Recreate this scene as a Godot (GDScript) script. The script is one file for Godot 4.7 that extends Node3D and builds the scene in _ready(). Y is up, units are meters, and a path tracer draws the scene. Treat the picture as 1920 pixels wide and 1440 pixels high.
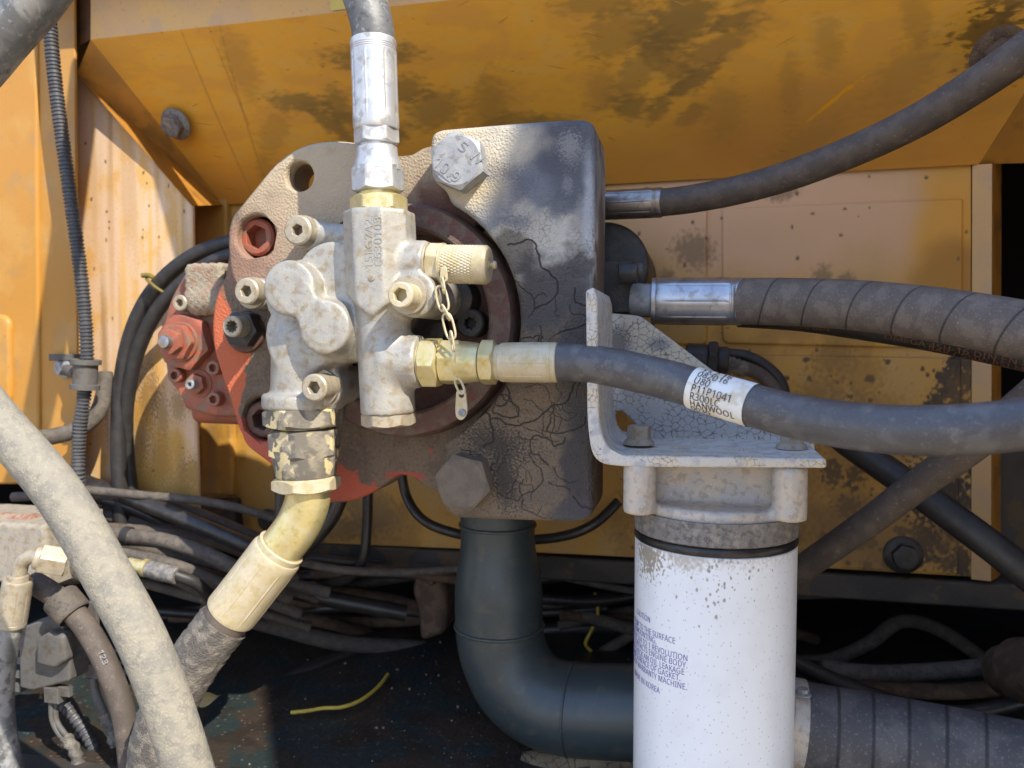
extends Node3D

# ---------------------------------------------------------------- camera frame
const FOCAL := 1500.0          # photo pixels
var eye := Vector3(0.114, 0.03, 0.5)
var look := Basis.from_euler(Vector3(deg_to_rad(-3.0), deg_to_rad(12.8), 0.0))
var sun_dir := Vector3(0.56, 0.70, 0.45).normalized()
var mats := {}
var texs := {}
var noises := {}
var names := {}
var rng := RandomNumberGenerator.new()

# the point of the plane z = const that stands at a place of the photograph (1920 x 1440)
func P(x: float, y: float, z: float) -> Vector3:
	var d := look * Vector3((x - 960.0) / FOCAL, -(y - 720.0) / FOCAL, -1.0)
	return eye + d * ((z - eye.z) / d.z)

func P2(x: float, y: float, z: float) -> Vector2:
	var p := P(x, y, z)
	return Vector2(p.x, p.y)

# metres that n photo pixels span at p
func q(n: float, p: Vector3) -> float:
	return n * (p - eye).dot(-look.z) / FOCAL

# ---------------------------------------------------------------- mesh builder
class Mb:
	var v := PackedVector3Array()
	var uv := PackedVector2Array()
	var f := PackedInt32Array()
	func add(p: Vector3, t := Vector2.ZERO) -> int:
		v.push_back(p)
		uv.push_back(t)
		return v.size() - 1
	func tri(a: int, b: int, c: int) -> void:
		f.push_back(a); f.push_back(b); f.push_back(c)
	func quad(a: int, b: int, c: int, d: int) -> void:
		tri(a, b, c); tri(a, c, d)
	func append(o: Mb) -> Mb:
		var n := v.size()
		v.append_array(o.v)
		uv.append_array(o.uv)
		for i in o.f:
			f.push_back(i + n)
		return self
	func mesh(off: Vector3, angle := 40.0) -> ArrayMesh:
		var nf := f.size() / 3
		var fn := PackedVector3Array()
		fn.resize(nf)
		var key := PackedInt32Array()
		key.resize(v.size())
		var seen := {}
		for i in v.size():
			var k := Vector3i((v[i] * 50000.0).round())
			if not seen.has(k):
				seen[k] = seen.size()
			key[i] = seen[k]
		var around := []
		around.resize(seen.size())
		for i in nf:
			var a := v[f[3 * i]]
			var n := (v[f[3 * i + 2]] - a).cross(v[f[3 * i + 1]] - a)
			fn[i] = n
			if n.length_squared() < 1e-22:
				continue
			for j in 3:
				var k := key[f[3 * i + j]]
				if around[k] == null:
					around[k] = PackedInt32Array()
				around[k].push_back(i)
		var c := cos(deg_to_rad(angle))
		var pv := PackedVector3Array()
		var pn := PackedVector3Array()
		var pt := PackedVector2Array()
		for i in nf:
			if fn[i].length_squared() < 1e-22:
				continue
			var n0 := fn[i].normalized()
			for j in 3:
				var id := f[3 * i + j]
				var s := Vector3.ZERO
				for o: int in around[key[id]]:
					var m := fn[o]
					if m.normalized().dot(n0) > c:
						s += m
				pv.push_back(v[id] - off)
				pn.push_back(s.normalized() if s.length_squared() > 1e-24 else n0)
				pt.push_back(uv[id])
		var arr := []
		arr.resize(Mesh.ARRAY_MAX)
		arr[Mesh.ARRAY_VERTEX] = pv
		arr[Mesh.ARRAY_NORMAL] = pn
		arr[Mesh.ARRAY_TEX_UV] = pt
		var am := ArrayMesh.new()
		am.add_surface_from_arrays(Mesh.PRIMITIVE_TRIANGLES, arr)
		return am

# ---------------------------------------------------------------- naming
func numbered(n: String) -> String:
	if not names.has(n):
		names[n] = 0
		return n
	names[n] += 1
	return "%s_%03d" % [n, names[n]]

func thing(called: String, label: String, category: String, at: Vector3, group := "") -> Node3D:
	var o := Node3D.new()
	o.name = numbered(called)
	add_child(o, true)
	o.position = at
	o.set_meta("label", label)
	o.set_meta("category", category)
	if group:
		o.set_meta("group", group)
	return o

func base_of(o: Node) -> Vector3:
	var s := Vector3.ZERO
	while o is Node3D and o != self:
		s += o.position
		o = o.get_parent()
	return s

func part(parent: Node3D, called: String, mb: Mb, m: Material, angle := 40.0) -> MeshInstance3D:
	var o := MeshInstance3D.new()
	o.name = called
	var c := Vector3.ZERO
	for p in mb.v:
		c += p
	c /= maxf(1.0, mb.v.size())
	o.mesh = mb.mesh(c, angle)
	o.material_override = m
	o.position = c - base_of(parent)
	parent.add_child(o, true)
	return o

func struct(called: String, mb: Mb, m: Material, angle := 40.0) -> MeshInstance3D:
	var o := part(self, numbered(called), mb, m, angle)
	o.set_meta("kind", "structure")
	return o

# ---------------------------------------------------------------- shapes
func frame_of(axis: Vector3) -> Array:
	var a := axis.normalized()
	var r := Vector3.UP if absf(a.y) < 0.9 else Vector3.RIGHT
	var x := (r - a * r.dot(a)).normalized()
	return [x, a.cross(x)]

# rows[k] = Array of Vector2(radius, t) for every angle
func rings(A: Vector3, axis: Vector3, rows: Array, rot := 0.0) -> Mb:
	var mb := Mb.new()
	var a := axis.normalized()
	var fr := frame_of(a)
	var n: int = rows[0].size()
	var ids := []
	for k in rows.size():
		var line := PackedInt32Array()
		for j in n + 1:
			var th := TAU * j / n + rot
			var c: Vector2 = rows[k][j % n]
			line.push_back(mb.add(A + a * c.y + (fr[0] * cos(th) + fr[1] * sin(th)) * c.x, Vector2(float(j) / n, float(k) / maxf(1, rows.size() - 1))))
		ids.push_back(line)
	for k in rows.size() - 1:
		for j in n:
			mb.quad(ids[k][j], ids[k + 1][j], ids[k + 1][j + 1], ids[k][j + 1])
	return mb

# prof: [t in 0..1 or metres, radius] ; t measured as a share of AB
func spin(A: Vector3, B: Vector3, prof: Array, seg := 48) -> Mb:
	var L := A.distance_to(B)
	var rows := []
	for c in prof:
		var line := []
		line.resize(seg)
		line.fill(Vector2(c[1], c[0] * L))
		rows.push_back(line)
	var mb := rings(A, B - A, rows)
	return mb

# closed cylinder with rounded ends
func cyl(A: Vector3, B: Vector3, r: float, e := 0.0008, seg := 40, r2 := -1.0) -> Mb:
	if r2 < 0.0:
		r2 = r
	var L := A.distance_to(B)
	var k := e / L
	return spin(A, B, [[0.0, 0.0], [0.0, r - e], [k * 0.3, r - e * 0.3], [k, r], [1.0 - k, r2], [1.0 - k * 0.3, r2 - e * 0.3], [1.0, r2 - e], [1.0, 0.0]], seg)

func hex_r(th: float, ri: float) -> float:
	var m := fposmod(th, PI / 3.0) - PI / 6.0
	return ri / cos(m) - 0.02 * ri * clampf((absf(m) - 0.48) / 0.0436, 0.0, 1.0)

func hexnut(A: Vector3, B: Vector3, ri: float, rot := 0.0, ca := true, cb := true) -> Mb:
	var n := 96
	var L := A.distance_to(B)
	var rows := [[], [], [], [], [], []]
	for j in n:
		var R := hex_r(TAU * j / n, ri)
		var c := ri * 0.94
		var d := (R - c) * 0.577
		rows[0].push_back(Vector2(0, 0))
		rows[1].push_back(Vector2(c if ca else R, 0))
		rows[2].push_back(Vector2(R, d if ca else 0.0))
		rows[3].push_back(Vector2(R, L - (d if cb else 0.0)))
		rows[4].push_back(Vector2(c if cb else R, L))
		rows[5].push_back(Vector2(0, L))
	return rings(A, B - A, rows, rot)

# socket head: B is the front
func socket(A: Vector3, B: Vector3, r: float, hi: float, deep: float, rot := 0.0, teeth := 0) -> Mb:
	var n := 96
	var L := A.distance_to(B)
	var ch := r * 0.12
	var rows := [[], [], [], [], [], [], []]
	for j in n:
		var th := TAU * j / n
		var H := hex_r(th, hi) if teeth == 0 else hi * (1.0 + 0.12 * sin(th * teeth))
		rows[0].push_back(Vector2(0, L - deep))
		rows[1].push_back(Vector2(H, L - deep))
		rows[2].push_back(Vector2(H, L - 0.0003))
		rows[3].push_back(Vector2(H + 0.0004, L))
		rows[4].push_back(Vector2(r - ch, L))
		rows[5].push_back(Vector2(r, L - ch))
		rows[6].push_back(Vector2(r, 0))
	return rings(A, B - A, rows, rot)

func curve(pts: Array, sub := 8) -> PackedVector3Array:
	var out := PackedVector3Array()
	var n := pts.size()
	for i in n - 1:
		var a: Vector3 = pts[maxi(0, i - 1)]
		var b: Vector3 = pts[i]
		var c: Vector3 = pts[i + 1]
		var d: Vector3 = pts[mini(n - 1, i + 2)]
		for k in sub:
			var t := float(k) / sub
			out.push_back(0.5 * ((2.0 * b) + (c - a) * t + (2.0 * a - 5.0 * b + 4.0 * c - d) * t * t + (3.0 * b - 3.0 * c + d - a) * t * t * t))
	out.push_back(pts[n - 1])
	return out

func px_path(pts: Array, sub := 8) -> PackedVector3Array:
	var a := []
	for c in pts:
		a.push_back(P(c[0], c[1], c[2]))
	return curve(a, sub)

func resample(path: PackedVector3Array, step: float) -> PackedVector3Array:
	var out := PackedVector3Array([path[0]])
	var need := step
	for i in path.size() - 1:
		var a := path[i]
		var b := path[i + 1]
		var L := a.distance_to(b)
		var at := need
		while at <= L:
			out.push_back(a.lerp(b, at / L))
			at += step
		need = at - L
	if out[out.size() - 1].distance_to(path[path.size() - 1]) > step * 0.3:
		out.push_back(path[path.size() - 1])
	return out

func path_len(path: PackedVector3Array) -> float:
	var s := 0.0
	for i in path.size() - 1:
		s += path[i].distance_to(path[i + 1])
	return s

# radius: float, or Callable(s, angle) -> radius
func tube(path: PackedVector3Array, radius, seg := 28, caps := true, closed := false) -> Mb:
	var mb := Mb.new()
	var n := path.size()
	var T := (path[1] - path[0]).normalized()
	var fr := frame_of(T)
	var N: Vector3 = fr[0]
	var s := 0.0
	var prev := PackedInt32Array()
	var first := PackedInt32Array()
	var r0 := 0.01
	if radius is float:
		r0 = radius
	for i in n:
		var t2 := (path[mini(i + 1, n - 1)] - path[maxi(i - 1, 0)]).normalized()
		if closed:
			t2 = (path[(i + 1) % n] - path[(i - 1 + n) % n]).normalized()
		N = (N - t2 * N.dot(t2)).normalized()
		var Bn := t2.cross(N)
		if i > 0:
			s += path[i].distance_to(path[i - 1])
		var line := PackedInt32Array()
		for j in seg + 1:
			var th := TAU * j / seg
			var r: float = radius if radius is float else radius.call(s, TAU * (j % seg) / seg)
			line.push_back(mb.add(path[i] + (N * cos(th) + Bn * sin(th)) * r, Vector2(float(j) / seg, s / (TAU * r0))))
		if i > 0:
			for j in seg:
				mb.quad(prev[j], prev[j + 1], line[j + 1], line[j])
		else:
			first = line
		prev = line
	if closed:
		for j in seg:
			mb.quad(prev[j], prev[j + 1], first[j + 1], first[j])
	elif caps:
		var a := mb.add(path[0])
		var b := mb.add(path[n - 1])
		for j in seg:
			mb.tri(a, first[j], first[j + 1])
			mb.tri(b, prev[j + 1], prev[j])
	return mb

# rounded polygon from photo places on a plane: [x, y, corner radius in pixels]
func rpoly(pts: Array, z: float) -> PackedVector2Array:
	var out := PackedVector2Array()
	var n := pts.size()
	for i in n:
		var p := P2(pts[i][0], pts[i][1], z)
		var r: float = q(pts[i][2], P(pts[i][0], pts[i][1], z)) if pts[i].size() > 2 else 0.0
		if r <= 0.0:
			out.push_back(p)
			continue
		var a := P2(pts[(i + n - 1) % n][0], pts[(i + n - 1) % n][1], z) - p
		var b := P2(pts[(i + 1) % n][0], pts[(i + 1) % n][1], z) - p
		var u := p + a.normalized() * minf(r, a.length() * 0.49)
		var w := p + b.normalized() * minf(r, b.length() * 0.49)
		for k in 7:
			var t := k / 6.0
			out.push_back(u * (1 - t) * (1 - t) + p * 2 * t * (1 - t) + w * t * t)
	return out

func circle(c: Vector2, r: float, n := 40, ry := -1.0) -> PackedVector2Array:
	var out := PackedVector2Array()
	for i in n:
		out.push_back(c + Vector2(cos(TAU * i / n) * r, sin(TAU * i / n) * (r if ry < 0 else ry)))
	return out

func dense(poly: PackedVector2Array, step: float) -> PackedVector2Array:
	var out := PackedVector2Array()
	for i in poly.size():
		var a := poly[i]
		var b := poly[(i + 1) % poly.size()]
		var k := maxi(1, int(ceil(a.distance_to(b) / step)))
		if a.distance_to(b) < 1e-6:
			continue
		for j in k:
			out.push_back(a.lerp(b, float(j) / k))
	return out

# a plate in the plane z; rect maps world xy to uv
func plate(poly_in: PackedVector2Array, zf: float, zb: float, bev: float, rect: Rect2, holes := [], grid := 0.008, back := true) -> Mb:
	var mb := Mb.new()
	var loops := [dense(poly_in, grid * 0.55)]
	if Geometry2D.is_polygon_clockwise(loops[0]):
		loops[0].reverse()
	for h in holes:
		var d := dense(h, grid * 0.55)
		if not Geometry2D.is_polygon_clockwise(d):
			d.reverse()
		loops.push_back(d)
	var caps := [PackedVector2Array(), PackedVector2Array()]
	var steps := 5
	for loop: PackedVector2Array in loops:
		var n := loop.size()
		var nor := PackedVector2Array()
		for i in n:
			var a := (loop[i] - loop[(i + n - 1) % n]).normalized()
			var b := (loop[(i + 1) % n] - loop[i]).normalized()
			var t := (a + b).normalized()
			nor.push_back(Vector2(t.y, -t.x))
		var rows := [[0.0, zb]]
		for k in steps:
			var an := PI / 2 * k / (steps - 1)
			rows.push_back([bev * (1 - cos(an)), zf - bev + bev * sin(an)])
		var ids := []
		for r in rows:
			var line := PackedInt32Array()
			for i in n:
				var p: Vector2 = loop[i] - nor[i] * r[0]
				var m: Vector2 = p + nor[i] * (zf - r[1])
				line.push_back(mb.add(Vector3(p.x, p.y, r[1]), Vector2((m.x - rect.position.x) / rect.size.x, 1.0 - (m.y - rect.position.y) / rect.size.y)))
			ids.push_back(line)
		for k in rows.size() - 1:
			for i in n:
				var j := (i + 1) % n
				mb.quad(ids[k][i], ids[k + 1][i], ids[k + 1][j], ids[k][j])
		for i in n:
			caps[0].push_back(loop[i] - nor[i] * bev)
			caps[1].push_back(loop[i])
	var want := 0.0
	for loop: PackedVector2Array in loops:
		want += area(loop)
	var box := Rect2(loops[0][0], Vector2.ZERO)
	for p: Vector2 in loops[0]:
		box = box.expand(p)
	for side in (2 if back else 1):
		var best := PackedVector2Array()
		var best_t := PackedInt32Array()
		var best_miss := 1e9
		for attempt in 8:
			var pts: PackedVector2Array = caps[side].duplicate()
			var nb := pts.size()
			for i in nb:
				pts[i] += Vector2(rng.randf_range(-1, 1), rng.randf_range(-1, 1)) * 1e-6
			var y := box.position.y + grid / 2
			while y < box.end.y and side == 0:
				var x := box.position.x + grid / 2
				while x < box.end.x:
					var p := Vector2(x + rng.randf_range(-0.3, 0.3) * grid, y + rng.randf_range(-0.3, 0.3) * grid)
					if inside(p, loops):
						var ok := true
						for i in nb:
							if pts[i].distance_squared_to(p) < grid * grid * 0.3:
								ok = false
								break
						if ok:
							pts.push_back(p)
					x += grid
				y += grid
			var t := Geometry2D.triangulate_delaunay(pts)
			var keep := PackedInt32Array()
			var got := 0.0
			for i in t.size() / 3:
				var a := pts[t[3 * i]]
				var b := pts[t[3 * i + 1]]
				var c := pts[t[3 * i + 2]]
				if inside((a + b + c) / 3.0, loops):
					got += absf((b - a).cross(c - a)) * 0.5
					keep.append_array(PackedInt32Array([t[3 * i], t[3 * i + 1], t[3 * i + 2]]))
			var miss := absf(got - want * (1.0 if side == 1 else 1.0))
			if side == 0:
				var rim := 0.0
				for loop: PackedVector2Array in loops:
					for i in loop.size():
						rim += loop[i].distance_to(loop[(i + 1) % loop.size()])
				miss = absf(got + rim * bev - want)
			if miss < best_miss:
				best_miss = miss
				best = pts
				best_t = keep
			if miss < grid * grid * 0.12:
				break
		var ids := PackedInt32Array()
		for p in best:
			ids.push_back(mb.add(Vector3(p.x, p.y, zf if side == 0 else zb), Vector2((p.x - rect.position.x) / rect.size.x, 1.0 - (p.y - rect.position.y) / rect.size.y)))
		for i in best_t.size() / 3:
			var a := best_t[3 * i]
			var b := best_t[3 * i + 1]
			var c := best_t[3 * i + 2]
			if ((best[b] - best[a]).cross(best[c] - best[a]) > 0) == (side == 0):
				mb.tri(ids[a], ids[c], ids[b])
			else:
				mb.tri(ids[a], ids[b], ids[c])
	return mb

# signed: the outer loop counts up, holes count down
func area(loop: PackedVector2Array) -> float:
	var s := 0.0
	for i in loop.size():
		s += loop[i].cross(loop[(i + 1) % loop.size()])
	return s * 0.5

func inside(p: Vector2, loops: Array) -> bool:
	if not Geometry2D.is_point_in_polygon(p, loops[0]):
		return false
	for i in range(1, loops.size()):
		if Geometry2D.is_point_in_polygon(p, loops[i]):
			return false
	return true

func bounds(poly: PackedVector2Array, grow := 0.02) -> Rect2:
	var r := Rect2(poly[0], Vector2.ZERO)
	for p in poly:
		r = r.expand(p)
	return r.grow(grow)

# a sheet between four corners, n x m cells, uv over the whole; bulge(s, t) moves it along its normal
func sheet(a: Vector3, b: Vector3, c: Vector3, d: Vector3, n := 1, m := 1, bulge = null) -> Mb:
	var mb := Mb.new()
	var nor := (b - a).cross(d - a).normalized() * -1.0
	for j in m + 1:
		for i in n + 1:
			var s := float(i) / n
			var t := float(j) / m
			var p := a.lerp(b, s).lerp(d.lerp(c, s), t)
			if bulge != null:
				p -= nor * (bulge.call(s, t) as float)
			mb.add(p, Vector2(s, t))
	for j in m:
		for i in n:
			var k := j * (n + 1) + i
			mb.quad(k, k + 1, k + n + 2, k + n + 1)
	return mb

func box(lo: Vector3, hi: Vector3, e := 0.001) -> Mb:
	var poly := PackedVector2Array([Vector2(lo.x, lo.y), Vector2(hi.x, lo.y), Vector2(hi.x, hi.y), Vector2(lo.x, hi.y)])
	return plate(poly, hi.z, lo.z, e, Rect2(lo.x, lo.y, hi.x - lo.x, hi.y - lo.y), [], 10.0)

# ---------------------------------------------------------------- implicit castings
func smin(a: float, b: float, k: float) -> float:
	var h := maxf(k - absf(a - b), 0.0) / k
	return minf(a, b) - h * h * k * 0.25

func d_cyl(p: Vector3, a: Vector3, b: Vector3, r: float, e := 0.002) -> float:
	var ba := b - a
	var L := ba.length()
	var u := ba / L
	var t := (p - a).dot(u)
	var d := (p - a - u * t).length() - r + e
	var y := absf(t - L * 0.5) - L * 0.5 + e
	return minf(maxf(d, y), 0.0) + Vector2(maxf(d, 0.0), maxf(y, 0.0)).length() - e

func d_box(p: Vector3, c: Vector3, h: Vector3, e := 0.002) -> float:
	var w := (p - c).abs() - h + Vector3(e, e, e)
	return Vector3(maxf(w.x, 0), maxf(w.y, 0), maxf(w.z, 0)).length() + minf(maxf(w.x, maxf(w.y, w.z)), 0.0) - e

func d_cap(p: Vector3, a: Vector3, b: Vector3, r: float) -> float:
	var ba := b - a
	var h := clampf((p - a).dot(ba) / ba.length_squared(), 0.0, 1.0)
	return (p - a - ba * h).length() - r

# surface nets
func nets(field: Callable, lo: Vector3, hi: Vector3, h: float) -> Mb:
	var mb := Mb.new()
	var nx := int(ceil((hi.x - lo.x) / h)) + 1
	var ny := int(ceil((hi.y - lo.y) / h)) + 1
	var nz := int(ceil((hi.z - lo.z) / h)) + 1
	var val := PackedFloat32Array()
	val.resize(nx * ny * nz)
	val.fill(9.0)
	var BL := 5
	var cells := []
	var reach := BL * h * 0.9 + h
	for bz in range(0, nz - 1, BL):
		for by in range(0, ny - 1, BL):
			for bx in range(0, nx - 1, BL):
				var c := lo + Vector3(bx + BL * 0.5, by + BL * 0.5, bz + BL * 0.5) * h
				if absf(field.call(c)) > reach:
					continue
				cells.push_back(Vector3i(bx, by, bz))
				for z in range(bz, mini(bz + BL + 1, nz)):
					for y in range(by, mini(by + BL + 1, ny)):
						for x in range(bx, mini(bx + BL + 1, nx)):
							var i := (z * ny + y) * nx + x
							if val[i] == 9.0:
								val[i] = field.call(lo + Vector3(x, y, z) * h)
	var vid := {}
	var sx := 1
	var sy := nx
	var sz := nx * ny
	var off := PackedInt32Array([0, sx, sy, sx + sy, sz, sx + sz, sy + sz, sx + sy + sz])
	var ed := PackedInt32Array([0, 1, 2, 3, 4, 5, 6, 7, 0, 2, 1, 3, 4, 6, 5, 7, 0, 4, 1, 5, 2, 6, 3, 7])
	for b: Vector3i in cells:
		for z in range(b.z, mini(b.z + BL, nz - 1)):
			for y in range(b.y, mini(b.y + BL, ny - 1)):
				for x in range(b.x, mini(b.x + BL, nx - 1)):
					var i := z * sz + y * sy + x
					var cnt := 0
					for k in 8:
						if val[i + off[k]] < 0.0:
							cnt += 1
					if cnt == 0 or cnt == 8:
						continue
					var s := Vector3.ZERO
					var m := 0
					for e in 12:
						var k0 := ed[2 * e]
						var k1 := ed[2 * e + 1]
						var a := val[i + off[k0]]
						var c := val[i + off[k1]]
						if (a < 0.0) != (c < 0.0):
							var t := a / (a - c)
							s += Vector3(k0 & 1, (k0 >> 1) & 1, k0 >> 2).lerp(Vector3(k1 & 1, (k1 >> 1) & 1, k1 >> 2), t)
							m += 1
					vid[i] = mb.add(lo + (Vector3(x, y, z) + s / m) * h)
	for i: int in vid.keys():
		var a := val[i]
		for ax in 3:
			var st: int = [sx, sy, sz][ax]
			var c := val[i + st]
			if (a < 0.0) == (c < 0.0):
				continue
			var o1: int = [sy, sz, sx][ax]
			var o2: int = [sz, sx, sy][ax]
			if not (vid.has(i - o1) and vid.has(i - o2) and vid.has(i - o1 - o2)):
				continue
			if a < 0.0:
				mb.quad(vid[i], vid[i - o2], vid[i - o1 - o2], vid[i - o1])
			else:
				mb.quad(vid[i], vid[i - o1], vid[i - o1 - o2], vid[i - o2])
	return mb

# ---------------------------------------------------------------- lettering
var face_sans: SystemFont
func letters(text: String, height: float, depth: float, place: Callable, align := HORIZONTAL_ALIGNMENT_CENTER, squeeze := 1.0) -> Mb:
	var tm := TextMesh.new()
	if face_sans == null:
		face_sans = SystemFont.new()
		face_sans.font_names = PackedStringArray(["Droid Sans"])
	tm.font = face_sans
	tm.text = text
	tm.font_size = 48
	tm.pixel_size = height / (0.72 * 48)
	tm.depth = depth
	tm.curve_step = 2.0
	tm.horizontal_alignment = align
	var arr := tm.get_mesh_arrays()
	var mb := Mb.new()
	var vs: PackedVector3Array = arr[Mesh.ARRAY_VERTEX]
	for p in vs:
		mb.add(place.call(Vector3(p.x * squeeze, p.y, p.z)))
	if arr[Mesh.ARRAY_INDEX] != null:
		mb.f = arr[Mesh.ARRAY_INDEX]
	else:
		for i in vs.size():
			mb.f.push_back(i)
	return mb

# ---------------------------------------------------------------- textures
func nz(kind: String, freq: float, oct: int, sd: int, w := 512, h := 512, warp := 0.0) -> PackedByteArray:
	var key := "%s %f %d %d %d %d %f" % [kind, freq, oct, sd, w, h, warp]
	if noises.has(key):
		return noises[key]
	var n := FastNoiseLite.new()
	n.seed = sd
	n.frequency = freq
	n.fractal_octaves = oct
	n.fractal_type = FastNoiseLite.FRACTAL_FBM if oct > 1 else FastNoiseLite.FRACTAL_NONE
	n.noise_type = FastNoiseLite.TYPE_SIMPLEX_SMOOTH
	if kind == "crack":
		n.noise_type = FastNoiseLite.TYPE_CELLULAR
		n.cellular_return_type = FastNoiseLite.RETURN_DISTANCE2_SUB
		n.cellular_jitter = 1.0
		n.fractal_type = FastNoiseLite.FRACTAL_NONE
	elif kind == "cell":
		n.noise_type = FastNoiseLite.TYPE_CELLULAR
		n.cellular_return_type = FastNoiseLite.RETURN_DISTANCE
		n.fractal_type = FastNoiseLite.FRACTAL_NONE
	if warp > 0.0:
		n.domain_warp_enabled = true
		n.domain_warp_amplitude = warp
		n.domain_warp_frequency = freq * 1.5
		n.domain_warp_fractal_octaves = 3
	var im: Image
	if w == h and w <= 512:
		im = n.get_seamless_image(w, h, false, false, 0.12, true)
	else:
		im = n.get_image(w, h, false, false, true)
	im.convert(Image.FORMAT_L8)
	noises[key] = im.get_data()
	return noises[key]

# cracks that show only where another pattern is high
func only_where(crack: PackedByteArray, other: PackedByteArray, lo: float, hi: float) -> PackedByteArray:
	var out := crack.duplicate()
	for i in out.size():
		out[i] = 255 - int((255 - crack[i]) * smoothstep(lo, hi, other[i] / 255.0))
	return out

# layers: [noise, low, high (0..1, may be reversed), colour, amount]
func paint(w: int, h: int, base: Color, layers: Array) -> Image:
	var n := w * h
	var R := PackedFloat32Array()
	var G := PackedFloat32Array()
	var B := PackedFloat32Array()
	R.resize(n); G.resize(n); B.resize(n)
	R.fill(base.r * 255); G.fill(base.g * 255); B.fill(base.b * 255)
	for l in layers:
		var nb: PackedByteArray = l[0]
		var lut := PackedFloat32Array()
		lut.resize(256)
		for i in 256:
			lut[i] = smoothstep(l[1], l[2], i / 255.0) * l[4] if l[1] < l[2] else (1.0 - smoothstep(l[2], l[1], i / 255.0)) * l[4]
		var c: Color = l[3]
		var cr := c.r * 255
		var cg := c.g * 255
		var cb := c.b * 255
		for i in n:
			var t := lut[nb[i]]
			if t > 0.003:
				R[i] += (cr - R[i]) * t
				G[i] += (cg - G[i]) * t
				B[i] += (cb - B[i]) * t
	var out := PackedByteArray()
	out.resize(n * 3)
	for i in n:
		out[3 * i] = int(clampf(R[i], 0, 255))
		out[3 * i + 1] = int(clampf(G[i], 0, 255))
		out[3 * i + 2] = int(clampf(B[i], 0, 255))
	return Image.create_from_data(w, h, false, Image.FORMAT_RGB8, out)

# a stain of its own shape; sizes as shares of the picture
func blot(im: Image, c: Vector2, r: Vector2, rot: float, col: Color, amt: float, nb: PackedByteArray, rough := 1.0, soft := 0.5) -> void:
	var w := im.get_width()
	var h := im.get_height()
	var R := maxf(r.x * w, r.y * h) * (1.0 + rough * 0.6)
	for y in range(maxi(0, int(c.y * h - R)), mini(h, int(c.y * h + R))):
		for x in range(maxi(0, int(c.x * w - R)), mini(w, int(c.x * w + R))):
			var d := Vector2(x / float(w) - c.x, y / float(h) - c.y)
			d = Vector2(d.x * w, d.y * h).rotated(-rot)
			var e := Vector2(d.x / (r.x * w), d.y / (r.y * h)).length() + (nb[y * w + x] / 255.0 - 0.5) * rough
			if e < 1.0 + soft:
				var t := (1.0 - smoothstep(1.0 - soft, 1.0 + soft, e)) * amt
				im.set_pixel(x, y, im.get_pixel(x, y).lerp(col, t))

func tx(key: String, im: Image) -> ImageTexture:
	if not texs.has(key):
		texs[key] = ImageTexture.create_from_image(im)
	return texs[key]

func grey(key: String, w: int, h: int, layers: Array, base := 0.5) -> ImageTexture:
	if texs.has(key):
		return texs[key]
	return tx(key, paint(w, h, Color(base, base, base), layers))

func C(r: int, g: int, b: int) -> Color:
	return Color(r / 255.0, g / 255.0, b / 255.0)

# o: tex, col, rough, metal, size (metres of one tile, triplanar; 0 = mesh uv), bump, relief (mm), uvs, coat, spec
func mat(called: String, o: Dictionary) -> StandardMaterial3D:
	if mats.has(called):
		return mats[called]
	var m := StandardMaterial3D.new()
	m.resource_name = called
	m.albedo_color = o.get("col", Color.WHITE)
	if o.has("tex"):
		m.albedo_texture = o.tex
	m.roughness = o.get("rough", 0.7)
	m.metallic = o.get("metal", 0.0)
	m.metallic_specular = o.get("spec", 0.5)
	if o.has("rtex"):
		m.roughness_texture = o.rtex
	var size: float = o.get("size", 0.1)
	if size > 0.0:
		m.uv1_triplanar = true
		m.uv1_scale = Vector3.ONE / size
		m.uv1_triplanar_sharpness = 4.0
		m.uv1_offset = Vector3(0.137, 0.271, 0.419)
	elif o.has("uvs"):
		m.uv1_scale = o.uvs
	if o.has("bump"):
		m.heightmap_enabled = true
		m.heightmap_texture = o.bump
		m.heightmap_scale = o.get("relief", 0.3) * 0.1
	if o.has("coat"):
		m.clearcoat_enabled = true
		m.clearcoat = o.coat
		m.clearcoat_roughness = 0.3
	mats[called] = m
	return m

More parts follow.
